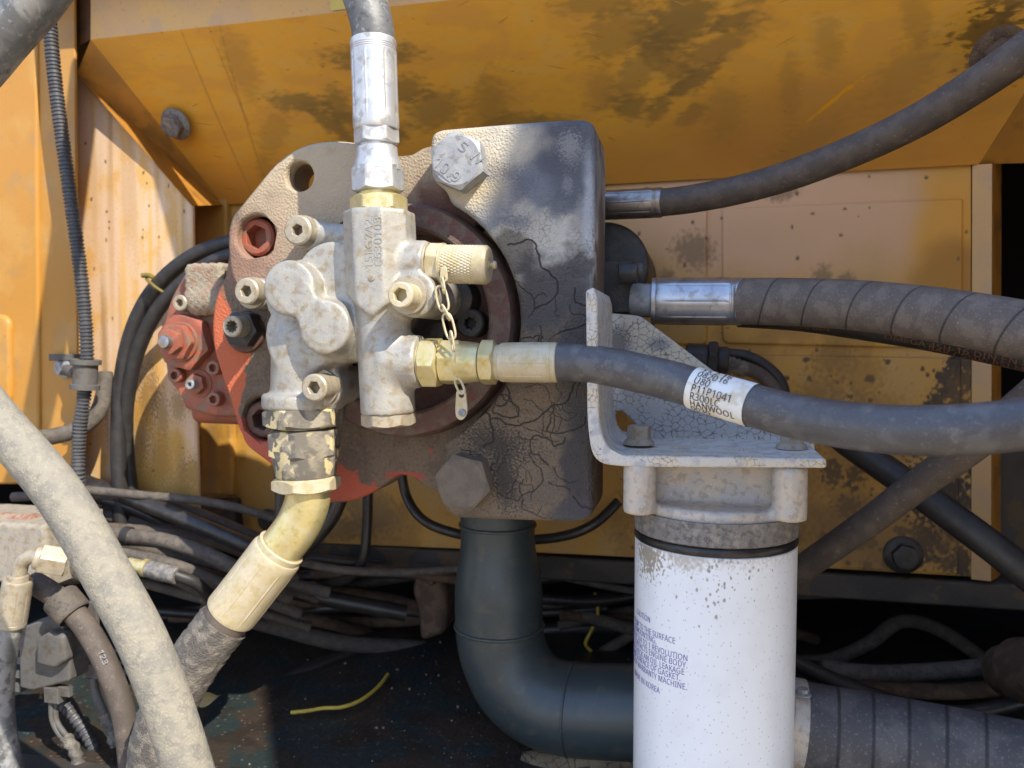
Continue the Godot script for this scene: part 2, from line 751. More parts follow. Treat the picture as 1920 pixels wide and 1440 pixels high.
# ---------------------------------------------------------------- materials
func build_materials() -> void:
	var fine := nz("simplex", 0.045, 4, 3)
	var fine2 := nz("simplex", 0.11, 3, 7)
	var low := nz("simplex", 0.008, 5, 11)
	var low2 := nz("simplex", 0.012, 5, 23)
	var mid := nz("simplex", 0.022, 5, 31)
	var cell := nz("cell", 0.05, 1, 41)
	var crack := nz("crack", 0.020, 1, 51, 512, 512, 18.0)
	var crack2 := nz("crack", 0.009, 1, 53, 512, 512, 30.0)

	var spots := nz("simplex", 0.07, 2, 57)
	var crackf0 := nz("crack", 0.052, 1, 55, 512, 512, 8.0)
	var crackf := only_where(crackf0, low, 0.28, 0.5)
	var _old := nz("crack", 0.052, 1, 55, 512, 512, 8.0)
	var b_grain := grey("b_grain", 512, 512, [[fine2, 0.2, 0.8, Color.WHITE, 0.7], [mid, 0.3, 0.7, Color.BLACK, 0.35]])
	var b_cast := grey("b_cast", 512, 512, [[fine, 0.2, 0.8, Color.WHITE, 0.9], [fine2, 0.3, 0.8, Color.BLACK, 0.4]])
	var b_mud := grey("b_mud", 512, 512, [[fine, 0.2, 0.8, Color.WHITE, 0.5], [crack, 0.16, 0.0, Color.BLACK, 0.9]], 0.6)
	var b_crackle := grey("b_crackle", 512, 512, [[fine2, 0.2, 0.8, Color.WHITE, 0.3], [crackf, 0.13, 0.02, Color.BLACK, 0.7]], 0.7)

	var alu := tx("alu", paint(512, 512, C(164, 161, 154), [[low, 0.4, 0.75, C(172, 166, 152), 0.8], [low2, 0.5, 0.9, C(142, 124, 98), 0.7], [mid, 0.5, 0.95, C(150, 142, 130), 0.5], [fine2, 0.74, 0.9, C(110, 98, 82), 0.35], [spots, 0.78, 0.86, C(92, 78, 62), 0.6], [low, 0.42, 0.2, C(150, 144, 136), 0.5], [fine, 0.7, 0.95, C(198, 192, 182), 0.4]]))
	mat("cast_aluminium", {"tex": alu, "rough": 0.5, "metal": 0.35, "size": 0.06, "bump": b_grain, "relief": 0.12})
	mat("dusty_aluminium", {"tex": alu, "col": C(228, 222, 214), "rough": 0.8, "size": 0.045, "bump": b_grain, "relief": 0.2})
	mat("cream_steel", {"tex": alu, "col": C(255, 246, 230), "rough": 0.48, "metal": 0.3, "size": 0.04, "bump": b_grain, "relief": 0.06})

	var zinc := tx("zinc", paint(512, 512, C(204, 188, 132), [[low, 0.4, 0.8, C(210, 198, 160), 0.8], [low2, 0.6, 0.85, C(180, 164, 96), 0.6], [mid, 0.65, 0.8, C(190, 176, 150), 0.5], [fine2, 0.75, 0.9, C(110, 92, 60), 0.5]]))
	mat("yellow_zinc", {"tex": zinc, "rough": 0.34, "metal": 0.55, "size": 0.05, "bump": b_grain, "relief": 0.04})
	mat("dusty_zinc", {"tex": tx("dzinc", paint(512, 512, C(190, 176, 144), [[low, 0.4, 0.8, C(196, 184, 160), 0.8], [low2, 0.55, 0.85, C(176, 160, 110), 0.6], [mid, 0.55, 0.9, C(170, 156, 134), 0.5], [fine2, 0.75, 0.9, C(110, 96, 72), 0.5]])), "rough": 0.48, "metal": 0.2, "size": 0.06, "bump": b_grain, "relief": 0.08})
	var zincmud := tx("zincmud", paint(512, 512, C(204, 186, 138), [[low, 0.36, 0.41, C(98, 93, 87), 0.92], [low2, 0.5, 0.8, C(190, 178, 150), 0.6], [fine2, 0.7, 0.9, C(90, 80, 68), 0.4]]))
	mat("muddy_zinc", {"tex": zincmud, "rough": 0.75, "metal": 0.1, "size": 0.10, "bump": b_grain, "relief": 0.2})

	var steel := tx("steel", paint(512, 512, C(190, 190, 190), [[low, 0.4, 0.8, C(214, 212, 206), 0.7], [low2, 0.62, 0.8, C(150, 140, 126), 0.5], [fine2, 0.74, 0.9, C(120, 112, 104), 0.5]]))
	mat("ferrule_steel", {"tex": steel, "rough": 0.4, "metal": 0.6, "size": 0.06, "bump": b_grain, "relief": 0.03})
	mat("bright_steel", {"tex": steel, "col": C(225, 225, 230), "rough": 0.36, "metal": 0.85, "size": 0.08})
	mat("worn_chrome", {"tex": steel, "col": C(190, 182, 176), "rough": 0.3, "metal": 0.85, "size": 0.06})
	mat("bolt_grey", {"tex": steel, "col": C(196, 198, 202), "rough": 0.62, "metal": 0.25, "size": 0.05, "bump": b_cast, "relief": 0.12})

	var red := tx("red", paint(512, 512, C(158, 86, 62), [[low, 0.45, 0.72, C(136, 76, 60), 0.8], [low2, 0.54, 0.66, C(120, 100, 82), 0.75], [mid, 0.6, 0.8, C(140, 104, 84), 0.5], [fine2, 0.72, 0.86, C(100, 60, 48), 0.5], [fine, 0.75, 0.9, C(200, 130, 105), 0.5]]))
	mat("red_paint", {"tex": red, "rough": 0.6, "size": 0.09, "bump": b_grain, "relief": 0.08})
	var reddust := tx("reddust", paint(512, 512, C(136, 96, 80), [[low, 0.35, 0.6, C(150, 136, 116), 0.9], [mid, 0.62, 0.75, C(140, 62, 50), 0.6], [fine2, 0.68, 0.85, C(92, 78, 66), 0.6], [fine, 0.74, 0.88, C(196, 184, 160), 0.5]]))
	mat("dusty_red_casting", {"tex": reddust, "rough": 0.85, "size": 0.07, "bump": b_cast, "relief": 0.45})
	var redgrime := tx("redgrime", paint(512, 512, C(104, 78, 70), [[low, 0.4, 0.65, C(114, 99, 86), 0.85], [low2, 0.66, 0.78, C(118, 58, 48), 0.6], [fine2, 0.7, 0.85, C(52, 40, 36), 0.7], [fine, 0.76, 0.9, C(150, 130, 112), 0.35]]))
	mat("dust_casting", {"tex": tx("dcast", paint(512, 512, C(150, 138, 118), [[low, 0.5, 0.8, C(150, 116, 96), 0.7], [fine2, 0.62, 0.85, C(96, 86, 74), 0.6], [fine, 0.7, 0.9, C(190, 178, 154), 0.5]])), "rough": 0.85, "size": 0.06, "bump": b_cast, "relief": 0.8})
	mat("grimy_red_casting", {"tex": redgrime, "rough": 0.7, "size": 0.05, "bump": b_cast, "relief": 0.5})
	mat("oily_black", {"tex": tx("oily", paint(512, 512, C(34, 32, 32), [[low, 0.45, 0.7, C(58, 52, 46), 0.8], [fine2, 0.7, 0.9, C(84, 78, 70), 0.5]])), "rough": 0.45, "size": 0.06, "bump": b_cast, "relief": 0.2})
	mat("recess_dark", {"tex": redgrime, "col": C(224, 206, 196), "rough": 0.7, "size": 0.06, "bump": b_cast, "relief": 0.2})

	var mud := tx("mud", paint(512, 512, C(122, 108, 92), [[low, 0.4, 0.7, C(104, 92, 80), 0.8], [fine2, 0.65, 0.85, C(150, 136, 118), 0.5], [crack, 0.07, 0.0, C(44, 38, 33), 0.95]]))
	mat("mud_plain", {"tex": tx("mudp", paint(512, 512, C(108, 95, 81), [[low, 0.4, 0.7, C(94, 84, 74), 0.8], [fine2, 0.62, 0.85, C(138, 124, 106), 0.5], [fine2, 0.36, 0.2, C(70, 62, 56), 0.5]])), "rough": 0.85, "size": 0.06, "bump": b_cast, "relief": 0.4})
	mat("cracked_mud", {"tex": mud, "rough": 0.85, "size": 0.12, "bump": b_mud, "relief": 0.7})
	var gusset := tx("gusset", paint(512, 512, C(196, 192, 184), [[low2, 0.5, 0.75, C(160, 160, 164), 0.7], [low, 0.5, 0.75, C(204, 190, 166), 0.8], [fine2, 0.66, 0.86, C(150, 146, 142), 0.5], [crackf, 0.10, 0.03, C(112, 106, 100), 0.6]]))
	mat("crackled_grey_paint", {"tex": gusset, "rough": 0.75, "size": 0.085, "bump": b_crackle, "relief": 0.3})
	mat("filter_head_casting", {"tex": tx("fhead", paint(512, 512, C(190, 178, 162), [[low, 0.4, 0.7, C(176, 172, 168), 0.8], [mid, 0.5, 0.85, C(146, 132, 120), 0.55], [fine2, 0.7, 0.88, C(116, 106, 98), 0.4], [fine, 0.72, 0.9, C(214, 204, 188), 0.5]])), "rough": 0.6, "metal": 0.2, "size": 0.08, "bump": b_grain, "relief": 0.2})
	mat("filter_head_dark", {"tex": tx("fdark", paint(512, 512, C(120, 116, 112), [[mid, 0.4, 0.7, C(88, 84, 82), 0.8], [fine2, 0.62, 0.85, C(166, 158, 146), 0.6], [low2, 0.6, 0.8, C(160, 152, 140), 0.5]])), "rough": 0.6, "metal": 0.2, "size": 0.06, "bump": b_grain, "relief": 0.15})

	# rubber
	var rub := tx("rubber", paint(512, 512, C(74, 73, 74), [[low, 0.45, 0.75, C(94, 93, 92), 0.8], [fine2, 0.66, 0.86, C(112, 106, 98), 0.6], [mid, 0.7, 0.8, C(128, 118, 104), 0.4]]))
	var b_weave := weave_bump()
	mat("rubber_grey", {"tex": rub, "col": C(255, 253, 255), "rough": 0.42, "size": 0.07, "bump": b_grain, "relief": 0.12})
	mat("rubber_weave", {"tex": tx("rubw", paint(512, 512, C(62, 60, 60), [[low, 0.4, 0.75, C(84, 80, 76), 0.8], [fine, 0.66, 0.86, C(120, 114, 104), 0.35]])), "rough": 0.6, "size": 0.0, "uvs": Vector3(1, 1, 1), "bump": b_weave, "relief": 0.25})
	mat("rubber_brown", {"tex": tx("rubb", paint(512, 512, C(76, 67, 60), [[low, 0.4, 0.75, C(94, 83, 74), 0.8], [fine2, 0.68, 0.86, C(132, 120, 106), 0.5], [mid, 0.72, 0.86, C(150, 138, 122), 0.4]])), "rough": 0.72, "size": 0.08, "bump": b_grain, "relief": 0.1})
	mat("rubber_black", {"tex": rub, "col": C(150, 146, 144), "rough": 0.5, "size": 0.07, "bump": b_grain, "relief": 0.1})
	mat("rubber_oily", {"tex": rub, "col": C(160, 152, 146), "rough": 0.32, "size": 0.05, "bump": b_cast, "relief": 0.15})
	mat("rubber_dirty", {"tex": tx("rubdirt", paint(512, 512, C(96, 90, 84), [[low, 0.4, 0.75, C(118, 110, 100), 0.8], [mid, 0.55, 0.8, C(70, 66, 63), 0.6], [fine2, 0.66, 0.86, C(140, 130, 116), 0.5]])), "col": C(214, 210, 206), "rough": 0.8, "size": 0.06, "bump": b_cast, "relief": 0.3})
	mat("rubber_dusty", {"tex": tx("rubd", paint(512, 512, C(150, 144, 130), [[low, 0.42, 0.75, C(128, 125, 118), 0.8], [mid, 0.5, 0.85, C(120, 117, 110), 0.6], [fine, 0.6, 0.85, C(172, 164, 146), 0.5], [fine2, 0.66, 0.84, C(188, 178, 158), 0.5]])), "col": C(234, 232, 228), "rough": 0.85, "size": 0.08, "bump": b_cast, "relief": 0.35})
	mat("rubber_silver", {"tex": tx("rubs", paint(512, 512, C(92, 92, 92), [[low, 0.4, 0.65, C(140, 138, 134), 0.9], [fine, 0.66, 0.84, C(176, 172, 164), 0.5], [mid, 0.64, 0.8, C(62, 61, 62), 0.6]])), "rough": 0.55, "size": 0.11, "bump": b_grain, "relief": 0.12})
	mat("fabric_sleeve", {"tex": tx("fab", paint(512, 512, C(88, 83, 78), [[low, 0.4, 0.7, C(134, 126, 114), 0.8], [fine2, 0.6, 0.84, C(70, 66, 64), 0.6]])), "rough": 0.85, "size": 0.05, "bump": b_cast, "relief": 1.0})
	mat("plastic_grey", {"tex": alu, "col": C(140, 140, 144), "rough": 0.7, "size": 0.07, "bump": b_grain, "relief": 0.1})
	mat("plastic_black", {"tex": rub, "col": C(150, 148, 150), "rough": 0.5, "size": 0.05})
	mat("conduit_grey", {"tex": rub, "col": C(225, 228, 236), "rough": 0.5, "size": 0.05})

	# paints of the machine
	var yp := paint(512, 512, C(176, 124, 46), [[low, 0.4, 0.75, C(182, 136, 66), 0.8], [low2, 0.55, 0.85, C(160, 122, 74), 0.6], [fine2, 0.76, 0.9, C(150, 104, 44), 0.5]])
	mat("yellow_paint", {"tex": tx("yp", yp), "rough": 0.5, "size": 0.25})
	mat("yellow_dusty", {"tex": tx("yd", paint(512, 512, C(205, 165, 118), [[low, 0.4, 0.75, C(214, 172, 106), 0.8], [low2, 0.62, 0.85, C(190, 160, 130), 0.6], [fine2, 0.76, 0.9, C(150, 116, 80), 0.4]])), "rough": 0.7, "size": 0.25})
	mat("yellow_chipped", {"tex": tx("yc", paint(512, 512, C(196, 138, 42), [[low, 0.45, 0.75, C(176, 128, 50), 0.8], [low2, 0.66, 0.7, C(48, 40, 34), 0.9], [cell, 0.14, 0.08, C(52, 42, 34), 0.9], [fine2, 0.78, 0.9, C(90, 66, 36), 0.6]])), "rough": 0.6, "size": 0.16})
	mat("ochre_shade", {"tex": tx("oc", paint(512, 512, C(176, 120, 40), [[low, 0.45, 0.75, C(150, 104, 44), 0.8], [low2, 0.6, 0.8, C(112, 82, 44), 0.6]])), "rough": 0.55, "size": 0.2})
	mat("chassis_black", {"tex": tx("ch", paint(512, 512, C(52, 47, 42), [[low, 0.45, 0.7, C(72, 64, 56), 0.7], [low2, 0.66, 0.7, C(120, 84, 34), 0.35], [fine2, 0.7, 0.9, C(70, 64, 58), 0.5]])), "rough": 0.7, "size": 0.3, "bump": b_cast, "relief": 0.3})
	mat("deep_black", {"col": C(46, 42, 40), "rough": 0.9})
	mat("rust_brown", {"tex": tx("ru", paint(512, 512, C(84, 66, 52), [[low, 0.45, 0.7, C(110, 88, 68), 0.8], [fine2, 0.66, 0.86, C(50, 40, 34), 0.7]])), "rough": 0.9, "size": 0.08, "bump": b_cast, "relief": 0.8})
	mat("oily_floor", {"tex": tx("fl", paint(512, 512, C(58, 50, 43), [[low, 0.42, 0.6, C(39, 50, 52), 0.85], [low2, 0.55, 0.75, C(46, 40, 35), 0.8], [fine2, 0.72, 0.9, C(90, 78, 66), 0.5], [cell, 0.1, 0.05, C(130, 118, 104), 0.5]])), "rough": 0.4, "size": 0.3, "bump": b_cast, "relief": 0.5})
	mat("green_pipe", {"tex": tx("gp", paint(512, 512, C(52, 60, 61), [[low, 0.45, 0.75, C(62, 68, 66), 0.7], [fine2, 0.76, 0.9, C(110, 104, 92), 0.4], [low2, 0.68, 0.85, C(84, 78, 66), 0.5]])), "rough": 0.36, "size": 0.14, "bump": b_grain, "relief": 0.06})
	mat("earth", {"tex": alu, "col": C(255, 236, 208), "rough": 0.95, "size": 0.6})
	mat("paper", {"tex": tx("pa", paint(256, 256, C(222, 220, 214), [[nz("simplex", 0.012, 4, 77, 256, 256), 0.5, 0.8, C(196, 178, 146), 0.7]])), "rough": 0.5, "size": 0.05})
	mat("ink_dark", {"col": C(60, 52, 48), "rough": 0.6})
	mat("ink_purple", {"col": C(112, 102, 158), "rough": 0.5})
	mat("ink_orange", {"col": C(112, 76, 54), "rough": 0.6})
	mat("ink_white", {"col": C(150, 150, 150), "rough": 0.6})
	mat("yellow_plastic", {"tex": zinc, "col": C(255, 236, 130), "rough": 0.5, "size": 0.03})
	mat("tie_olive", {"tex": zinc, "col": C(140, 132, 76), "rough": 0.6, "size": 0.03})
	mat("dry_leaf", {"col": C(150, 132, 88), "rough": 0.8})
	mat("pebble", {"col": C(120, 104, 88), "rough": 0.9})
	mat("gasket_black", {"tex": tx("oily", null), "rough": 0.3, "metal": 0.2, "size": 0.05, "bump": b_cast, "relief": 0.2})

# rubber with the marks of a wrapping tape: slanted (one turn per tile) or straight
func wrapped(called: String, base: Color, light: Color, slant: bool, count: int) -> StandardMaterial3D:
	var im := paint(512, 512, base, [[nz("simplex", 0.012, 5, 23), 0.4, 0.75, light, 0.8], [nz("simplex", 0.11, 3, 7), 0.66, 0.86, light.lightened(0.25), 0.5]])
	var b := PackedByteArray()
	b.resize(512 * 512)
	for y in 512:
		for x in 512:
			var d := posmod(y * count + x if slant else y * count, 512) / count
			var e := float(mini(d, 512 / count - d))
			b[y * 512 + x] = int(110.0 + d * 0.06 - 40.0 * (1.0 - smoothstep(1.0, 5.0, e)))
			if e < 6.0:
				im.set_pixel(x, y, im.get_pixel(x, y).darkened(0.45 * (1.0 - smoothstep(1.0, 5.0, e))))
	return mat(called, {"tex": tx(called, im), "rough": 0.68, "size": 0.0, "bump": tx(called + "_b", Image.create_from_data(512, 512, false, Image.FORMAT_L8, b)), "relief": 0.5})

# diagonal cloth pattern of a hose cover, as relief
func weave_bump() -> ImageTexture:
	var b := PackedByteArray()
	b.resize(512 * 512)
	for y in 512:
		for x in 512:
			var a := sin((x + y) * TAU * 22.0 / 512.0)
			var c := sin((x - y) * TAU * 22.0 / 512.0)
			b[y * 512 + x] = int(128 + 60 * a * c + 30 * absf(a))
	return tx("weave", Image.create_from_data(512, 512, false, Image.FORMAT_L8, b))

# ---------------------------------------------------------------- the machine bay
const WZ := -0.2
const HZ := -0.09

func uv_at(r: Rect2, x: float, y: float, z: float) -> Vector2:
	var p := P2(x, y, z)
	return Vector2((p.x - r.position.x) / r.size.x, 1.0 - (p.y - r.position.y) / r.size.y)

# a stain named by its place and size in the photograph's measure, laid on a flat wall
func stain(im: Image, r: Rect2, z: float, x: float, y: float, w: float, h: float, rot: float, c: Color, a: float, nb: PackedByteArray, rough := 1.0, soft := 0.5) -> void:
	var k := q(1.0, P(x, y, z))
	blot(im, uv_at(r, x, y, z), Vector2(w * k / r.size.x, h * k / r.size.y), deg_to_rad(rot), c, a, nb, rough, soft)

func build_bay() -> void:
	# the back wall, lilac dust above and bare yellow below
	var wall := rpoly([[120, 40], [1822, 40], [1822, 1082], [1320, 1052], [640, 1018], [120, 1000]], WZ)
	var r := bounds(wall, 0.0)
	var big := nz("simplex", 0.010, 6, 61, 1024, 512)
	var spk := nz("simplex", 0.16, 3, 62, 1024, 512)
	var cel := nz("cell", 0.05, 1, 63, 1024, 512, 10.0)
	var im := paint(1024, 512, C(182, 136, 58), [[big, 0.45, 0.7, C(178, 140, 80), 0.8], [big, 0.42, 0.25, C(156, 114, 50), 0.7], [spk, 0.74, 0.86, C(140, 104, 56), 0.5]])
	stain(im, r, WZ, 250, 330, 130, 270, 0, C(204, 166, 128), 0.9, big, 0.8)
	stain(im, r, WZ, 1480, 400, 390, 130, 0, C(208, 164, 124), 0.95, big, 0.5)
	stain(im, r, WZ, 1780, 430, 60, 160, 0, C(208, 146, 44), 0.8, big, 0.6)
	for i in 26:
		stain(im, r, WZ, rng.randf_range(150, 420), rng.randf_range(250, 950), rng.randf_range(4, 11), rng.randf_range(60, 190), rng.randf_range(-3, 3), [C(196, 168, 140), C(206, 156, 60), C(150, 120, 90), C(120, 92, 62)][i % 4], rng.randf_range(0.25, 0.6), spk, 0.9)
	for s in [[1300, 470, 34, 30], [1540, 520, 16, 22], [1585, 525, 14, 16], [1470, 360, 26, 12], [1250, 520, 14, 14], [300, 820, 50, 90], [330, 860, 40, 60], [640, 990, 70, 20], [700, 960, 60, 40], [560, 985, 40, 26]]:
		stain(im, r, WZ, s[0], s[1], s[2], s[3], rng.randf_range(-20, 20), C(112, 88, 58), 0.6, spk, 1.1)
	stain(im, r, WZ, 1780, 520, 60, 60, 0, C(150, 104, 40), 0.7, big, 1.0)
	for i in 190:
		var s := rng.randf_range(1.5, 5.0) if i < 150 else rng.randf_range(4.0, 9.0)
		stain(im, r, WZ, rng.randf_range(1150, 1815), rng.randf_range(650, 1075), s, s * rng.randf_range(0.7, 1.5), 0, C(66, 50, 36), 0.85, spk, 1.0, 0.3)
	for i in 40:
		stain(im, r, WZ, rng.randf_range(1150, 1815), rng.randf_range(330, 640), rng.randf_range(1.5, 4), rng.randf_range(1.5, 4), 0, C(96, 72, 50), 0.8, spk, 1.0, 0.3)
	for i in 60:
		stain(im, r, WZ, rng.randfn(1790, 16), rng.randf_range(650, 1060), rng.randf_range(5, 16), rng.randf_range(6, 24), 0, C(52, 42, 34), 0.9, spk, 1.6, 0.3)
	for i in 60:
		stain(im, r, WZ, rng.randf_range(1150, 1815), rng.randf_range(660, 1075), rng.randf_range(10, 50), rng.randf_range(10, 60), rng.randf_range(-40, 40), C(130, 96, 44), 0.4, spk, 1.4)
	for i in 26:
		stain(im, r, WZ, rng.randf_range(1500, 1815), rng.randf_range(880, 1075), rng.randf_range(5, 22), rng.randf_range(5, 22), 0, C(70, 54, 36), 0.7, spk, 2.0, 0.3)
	stain(im, r, WZ, 1760, 915, 50, 60, 30, C(50, 40, 33), 0.9, spk, 2.2, 0.3)
	stain(im, r, WZ, 1730, 1010, 30, 36, 0, C(50, 40, 33), 0.85, spk, 2.2, 0.3)
	stain(im, r, WZ, 1620, 1000, 120, 60, 0, C(120, 90, 50), 0.6, big, 1.6)
	for i in 40:
		stain(im, r, WZ, rng.randf_range(230, 700), rng.randf_range(760, 1000), rng.randf_range(4, 16), rng.randf_range(6, 22), 0, C(122, 92, 44), 0.45, spk, 1.4)
	var wm := mat("back_wall_paint", {"tex": tx("wall", im), "rough": 0.6, "size": 0.0})
	struct("back_wall", plate(wall, WZ, WZ - 0.006, 0.001, r, [], 0.05), wm)
	# pressed pads of the wall with their narrow joint
	for pad in [[[1080, 400], [1326, 392], [1326, 646, 12], [1080, 644]], [[1354, 390], [1806, 372], [1806, 655, 10], [1354, 644, 14]]]:
		struct("wall_pad", plate(rpoly(pad, WZ + 0.003), WZ + 0.003, WZ, 0.002, r, [], 0.03, false), wm)
	struct("wall_cover", plate(rpoly([[1330, 664, 8], [1803, 672, 10], [1797, 1078, 6], [1330, 1050]], WZ + 0.0025), WZ + 0.0025, WZ, 0.0015, r, [], 0.03, false), wm)
	struct("wall_step", plate(rpoly([[363, 372], [424, 370], [436, 930, 4], [376, 926, 4]], WZ + 0.008), WZ + 0.008, WZ, 0.003, r, [], 0.03, false), wm)
	# bent flange at the wall's right edge
	var fl := mat("yellow_dusty", {})
	struct("wall_flange", sheet(P(1823, 309, WZ + 0.001), P(1860, 307, WZ + 0.012), P(1858, 1090, WZ + 0.012), P(1821, 1086, WZ + 0.001)), fl)
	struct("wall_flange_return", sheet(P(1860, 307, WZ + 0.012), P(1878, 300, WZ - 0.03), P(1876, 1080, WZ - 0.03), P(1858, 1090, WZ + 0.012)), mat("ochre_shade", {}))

	# the sloping underside of the box above
	var zt := HZ
	var a := P(170, 74, zt)
	var e := P(760, 4, zt)
	var du := (e - a) / (e.x - a.x)
	var xr := P(1832, 308, WZ).x
	var b := a + du * (xr + 0.05 - a.x)
	b.y = a.y + (e.y - a.y) * 1.6
	var d := P(420, 384, WZ + 0.004)
	var c := Vector3(xr, P(1832, 308, WZ + 0.004).y, WZ + 0.004)
	var bg := nz("simplex", 0.011, 6, 71, 1024, 512)
	var sp := nz("simplex", 0.05, 5, 72, 1024, 512)
	var im2 := paint(1024, 512, C(218, 158, 54), [[bg, 0.45, 0.72, C(208, 150, 62), 0.8], [bg, 0.4, 0.25, C(214, 162, 74), 0.6], [sp, 0.6, 0.9, C(204, 146, 62), 0.4]])
	var oil := C(124, 98, 52)
	# s, t in the sheet: s from left to right, t from the upper edge downward
	for s in [[0.20, 0.42, 0.035, 0.05, 0.5], [0.225, 0.55, 0.012, 0.11, -0.3], [0.245, 0.46, 0.014, 0.10, 0.1], [0.265, 0.56, 0.016, 0.11, -0.7], [0.29, 0.62, 0.03, 0.07, 0.2], [0.33, 0.40, 0.03, 0.07, 0.0], [0.36, 0.52, 0.03, 0.10, 0.3], [0.31, 0.22, 0.05, 0.06, 0.0],
			[0.455, 0.62, 0.035, 0.05, 0.2], [0.49, 0.66, 0.03, 0.07, 0.5], [0.52, 0.72, 0.02, 0.05, 0.0], [0.58, 0.22, 0.035, 0.12, 0.3], [0.60, 0.40, 0.02, 0.17, 0.35], [0.625, 0.35, 0.02, 0.16, -0.3], [0.64, 0.20, 0.03, 0.13, 0.2], [0.655, 0.48, 0.014, 0.09, 0.5], [0.675, 0.34, 0.02, 0.12, 0.6], [0.62, 0.60, 0.012, 0.07, 0.2], [0.66, 0.64, 0.012, 0.06, 0.4], [0.59, 0.58, 0.018, 0.06, 0.0], [0.69, 0.22, 0.016, 0.05, 0.9], [0.71, 0.12, 0.014, 0.04, 0.9], [0.56, 0.08, 0.04, 0.06, 0.1]]:
		blot(im2, Vector2(s[0], s[1]), Vector2(s[2], s[3]), s[4], oil, rng.randf_range(0.4, 0.75), sp, 0.9, 0.45)
	for s in [[0.93, 0.35, 0.022, 0.07], [0.95, 0.2, 0.03, 0.1], [0.96, 0.5, 0.03, 0.1]]:
		blot(im2, Vector2(s[0], s[1]), Vector2(s[2], s[3]), 0.2, C(110, 84, 40), 0.7, sp, 2.0, 0.3)
	blot(im2, Vector2(0.5, 1.0), Vector2(0.8, 0.25), 0.0, C(198, 134, 58), 0.6, bg, 0.5)
	blot(im2, Vector2(0.8, 0.75), Vector2(0.16, 0.25), 0.0, C(176, 120, 54), 0.6, bg, 0.7)
	for i in 3:
		blot(im2, Vector2([0.085, 0.118, 0.13][i], [0.45, 0.5, 0.3][i]), Vector2(0.0012, [0.55, 0.5, 0.25][i]), [0.12, 0.16, 0.1][i], C(160, 112, 48), 0.45, sp, 0.9)
	for i in 50:
		blot(im2, Vector2(rng.randf(), rng.randf()), Vector2(rng.randf_range(0.003, 0.014), 0.0011), rng.randf_range(-1.2, 1.2), [C(96, 70, 36), C(226, 186, 110), C(140, 100, 50)][i % 3], 0.6, sp, 0.9, 0.4)
	for i in 14:
		blot(im2, Vector2(rng.randf_range(0.1, 0.95), rng.randf_range(0.2, 0.9)), Vector2(rng.randf_range(0.01, 0.03), rng.randf_range(0.08, 0.22)), rng.randf_range(-0.3, 0.5), C(150, 112, 52), 0.35, sp, 1.0, 0.5)
	for i in 110:
		blot(im2, Vector2(rng.randf(), rng.randf()), Vector2.ONE * rng.randf_range(0.0008, 0.0022), 0.0, [C(110, 78, 36), C(230, 178, 90)][i % 2], 0.7, sp, 0.5)
	blot(im2, Vector2(0.81, 0.62), Vector2(0.003, 0.1), 0.4, C(228, 156, 20), 0.8, sp, 1.0)
	var hm := mat("box_underside_paint", {"tex": tx("box", im2), "rough": 0.5, "size": 0.0, "spec": 0.4})
	struct("box_underside", sheet(a, b, c, d, 12, 8), hm)
	var up := Vector3(0, 0.25, -0.01)
	struct("box_front", sheet(a + up, b + up, b, a, 4, 4), mat("yellow_dusty", {}))
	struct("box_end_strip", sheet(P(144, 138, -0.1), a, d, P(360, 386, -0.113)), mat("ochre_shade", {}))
	# dusty sheet in the recess between the left panel and the box
	var rp := rpoly([[126, 60], [146, 140], [361, 386], [374, 1004], [126, 996]], -0.115)
	var rr := bounds(rp, 0.0)
	var rb := nz("simplex", 0.010, 5, 64, 384, 768)
	var rs := nz("simplex", 0.16, 3, 65, 384, 768)
	var rim := paint(384, 768, C(206, 172, 132), [[rb, 0.45, 0.7, C(208, 176, 146), 0.8], [rb, 0.42, 0.25, C(204, 156, 86), 0.7], [rs, 0.74, 0.88, C(140, 108, 72), 0.5]])
	for i in 46:
		stain(rim, rr, -0.115, rng.randf_range(140, 370), rng.randf_range(160, 980), rng.randf_range(3, 10), rng.randf_range(50, 190), rng.randf_range(-3, 3), [C(212, 186, 160), C(206, 152, 60), C(176, 140, 100), C(150, 118, 78)][i % 4], rng.randf_range(0.25, 0.55), rs, 0.9)
	for i in 22:
		stain(rim, rr, -0.115, rng.randf_range(250, 370), rng.randf_range(720, 1000), rng.randf_range(8, 26), rng.randf_range(10, 50), 0, C(124, 94, 50), 0.5, rs, 1.6)
	stain(rim, rr, -0.115, 300, 930, 90, 120, 0, C(184, 136, 52), 0.6, rb, 1.2)
	for i in 40:
		stain(rim, rr, -0.115, rng.randf_range(150, 370), rng.randf_range(200, 1000), rng.randf_range(1.5, 3), rng.randf_range(1.5, 4), 0, C(96, 76, 54), 0.8, rs, 1.0, 0.3)
	struct("recess_sheet", plate(rp, -0.115, -0.118, 0.001, rr, [], 0.04), mat("recess_paint", {"tex": tx("recess", rim), "rough": 0.65, "size": 0.0}))
	struct("box_end", sheet(P(139, -160, zt - 0.006), a + up + Vector3(0, 0, -0.002), a, P(143, 88, zt - 0.004)), mat("ochre_painted_shade", {"tex": texs["oc"], "col": C(120, 104, 90), "rough": 0.7, "size": 0.2}))  # shaded end face: the shade is tinted into this darker ochre
	# the box goes on past the seam at the right
	var b2 := b + Vector3(0.28, 0.01, -0.06)
	var c2 := Vector3(xr + 0.25, c.y + 0.004, WZ - 0.04)
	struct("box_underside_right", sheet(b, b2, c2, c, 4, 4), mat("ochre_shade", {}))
	struct("box_front_right", sheet(b + up, b2 + up, b2, b), mat("yellow_dusty", {}))
	# left panel
	var lp := rpoly([[-320, -260], [137, -260], [146, 905, 6], [-320, 912]], -0.085)
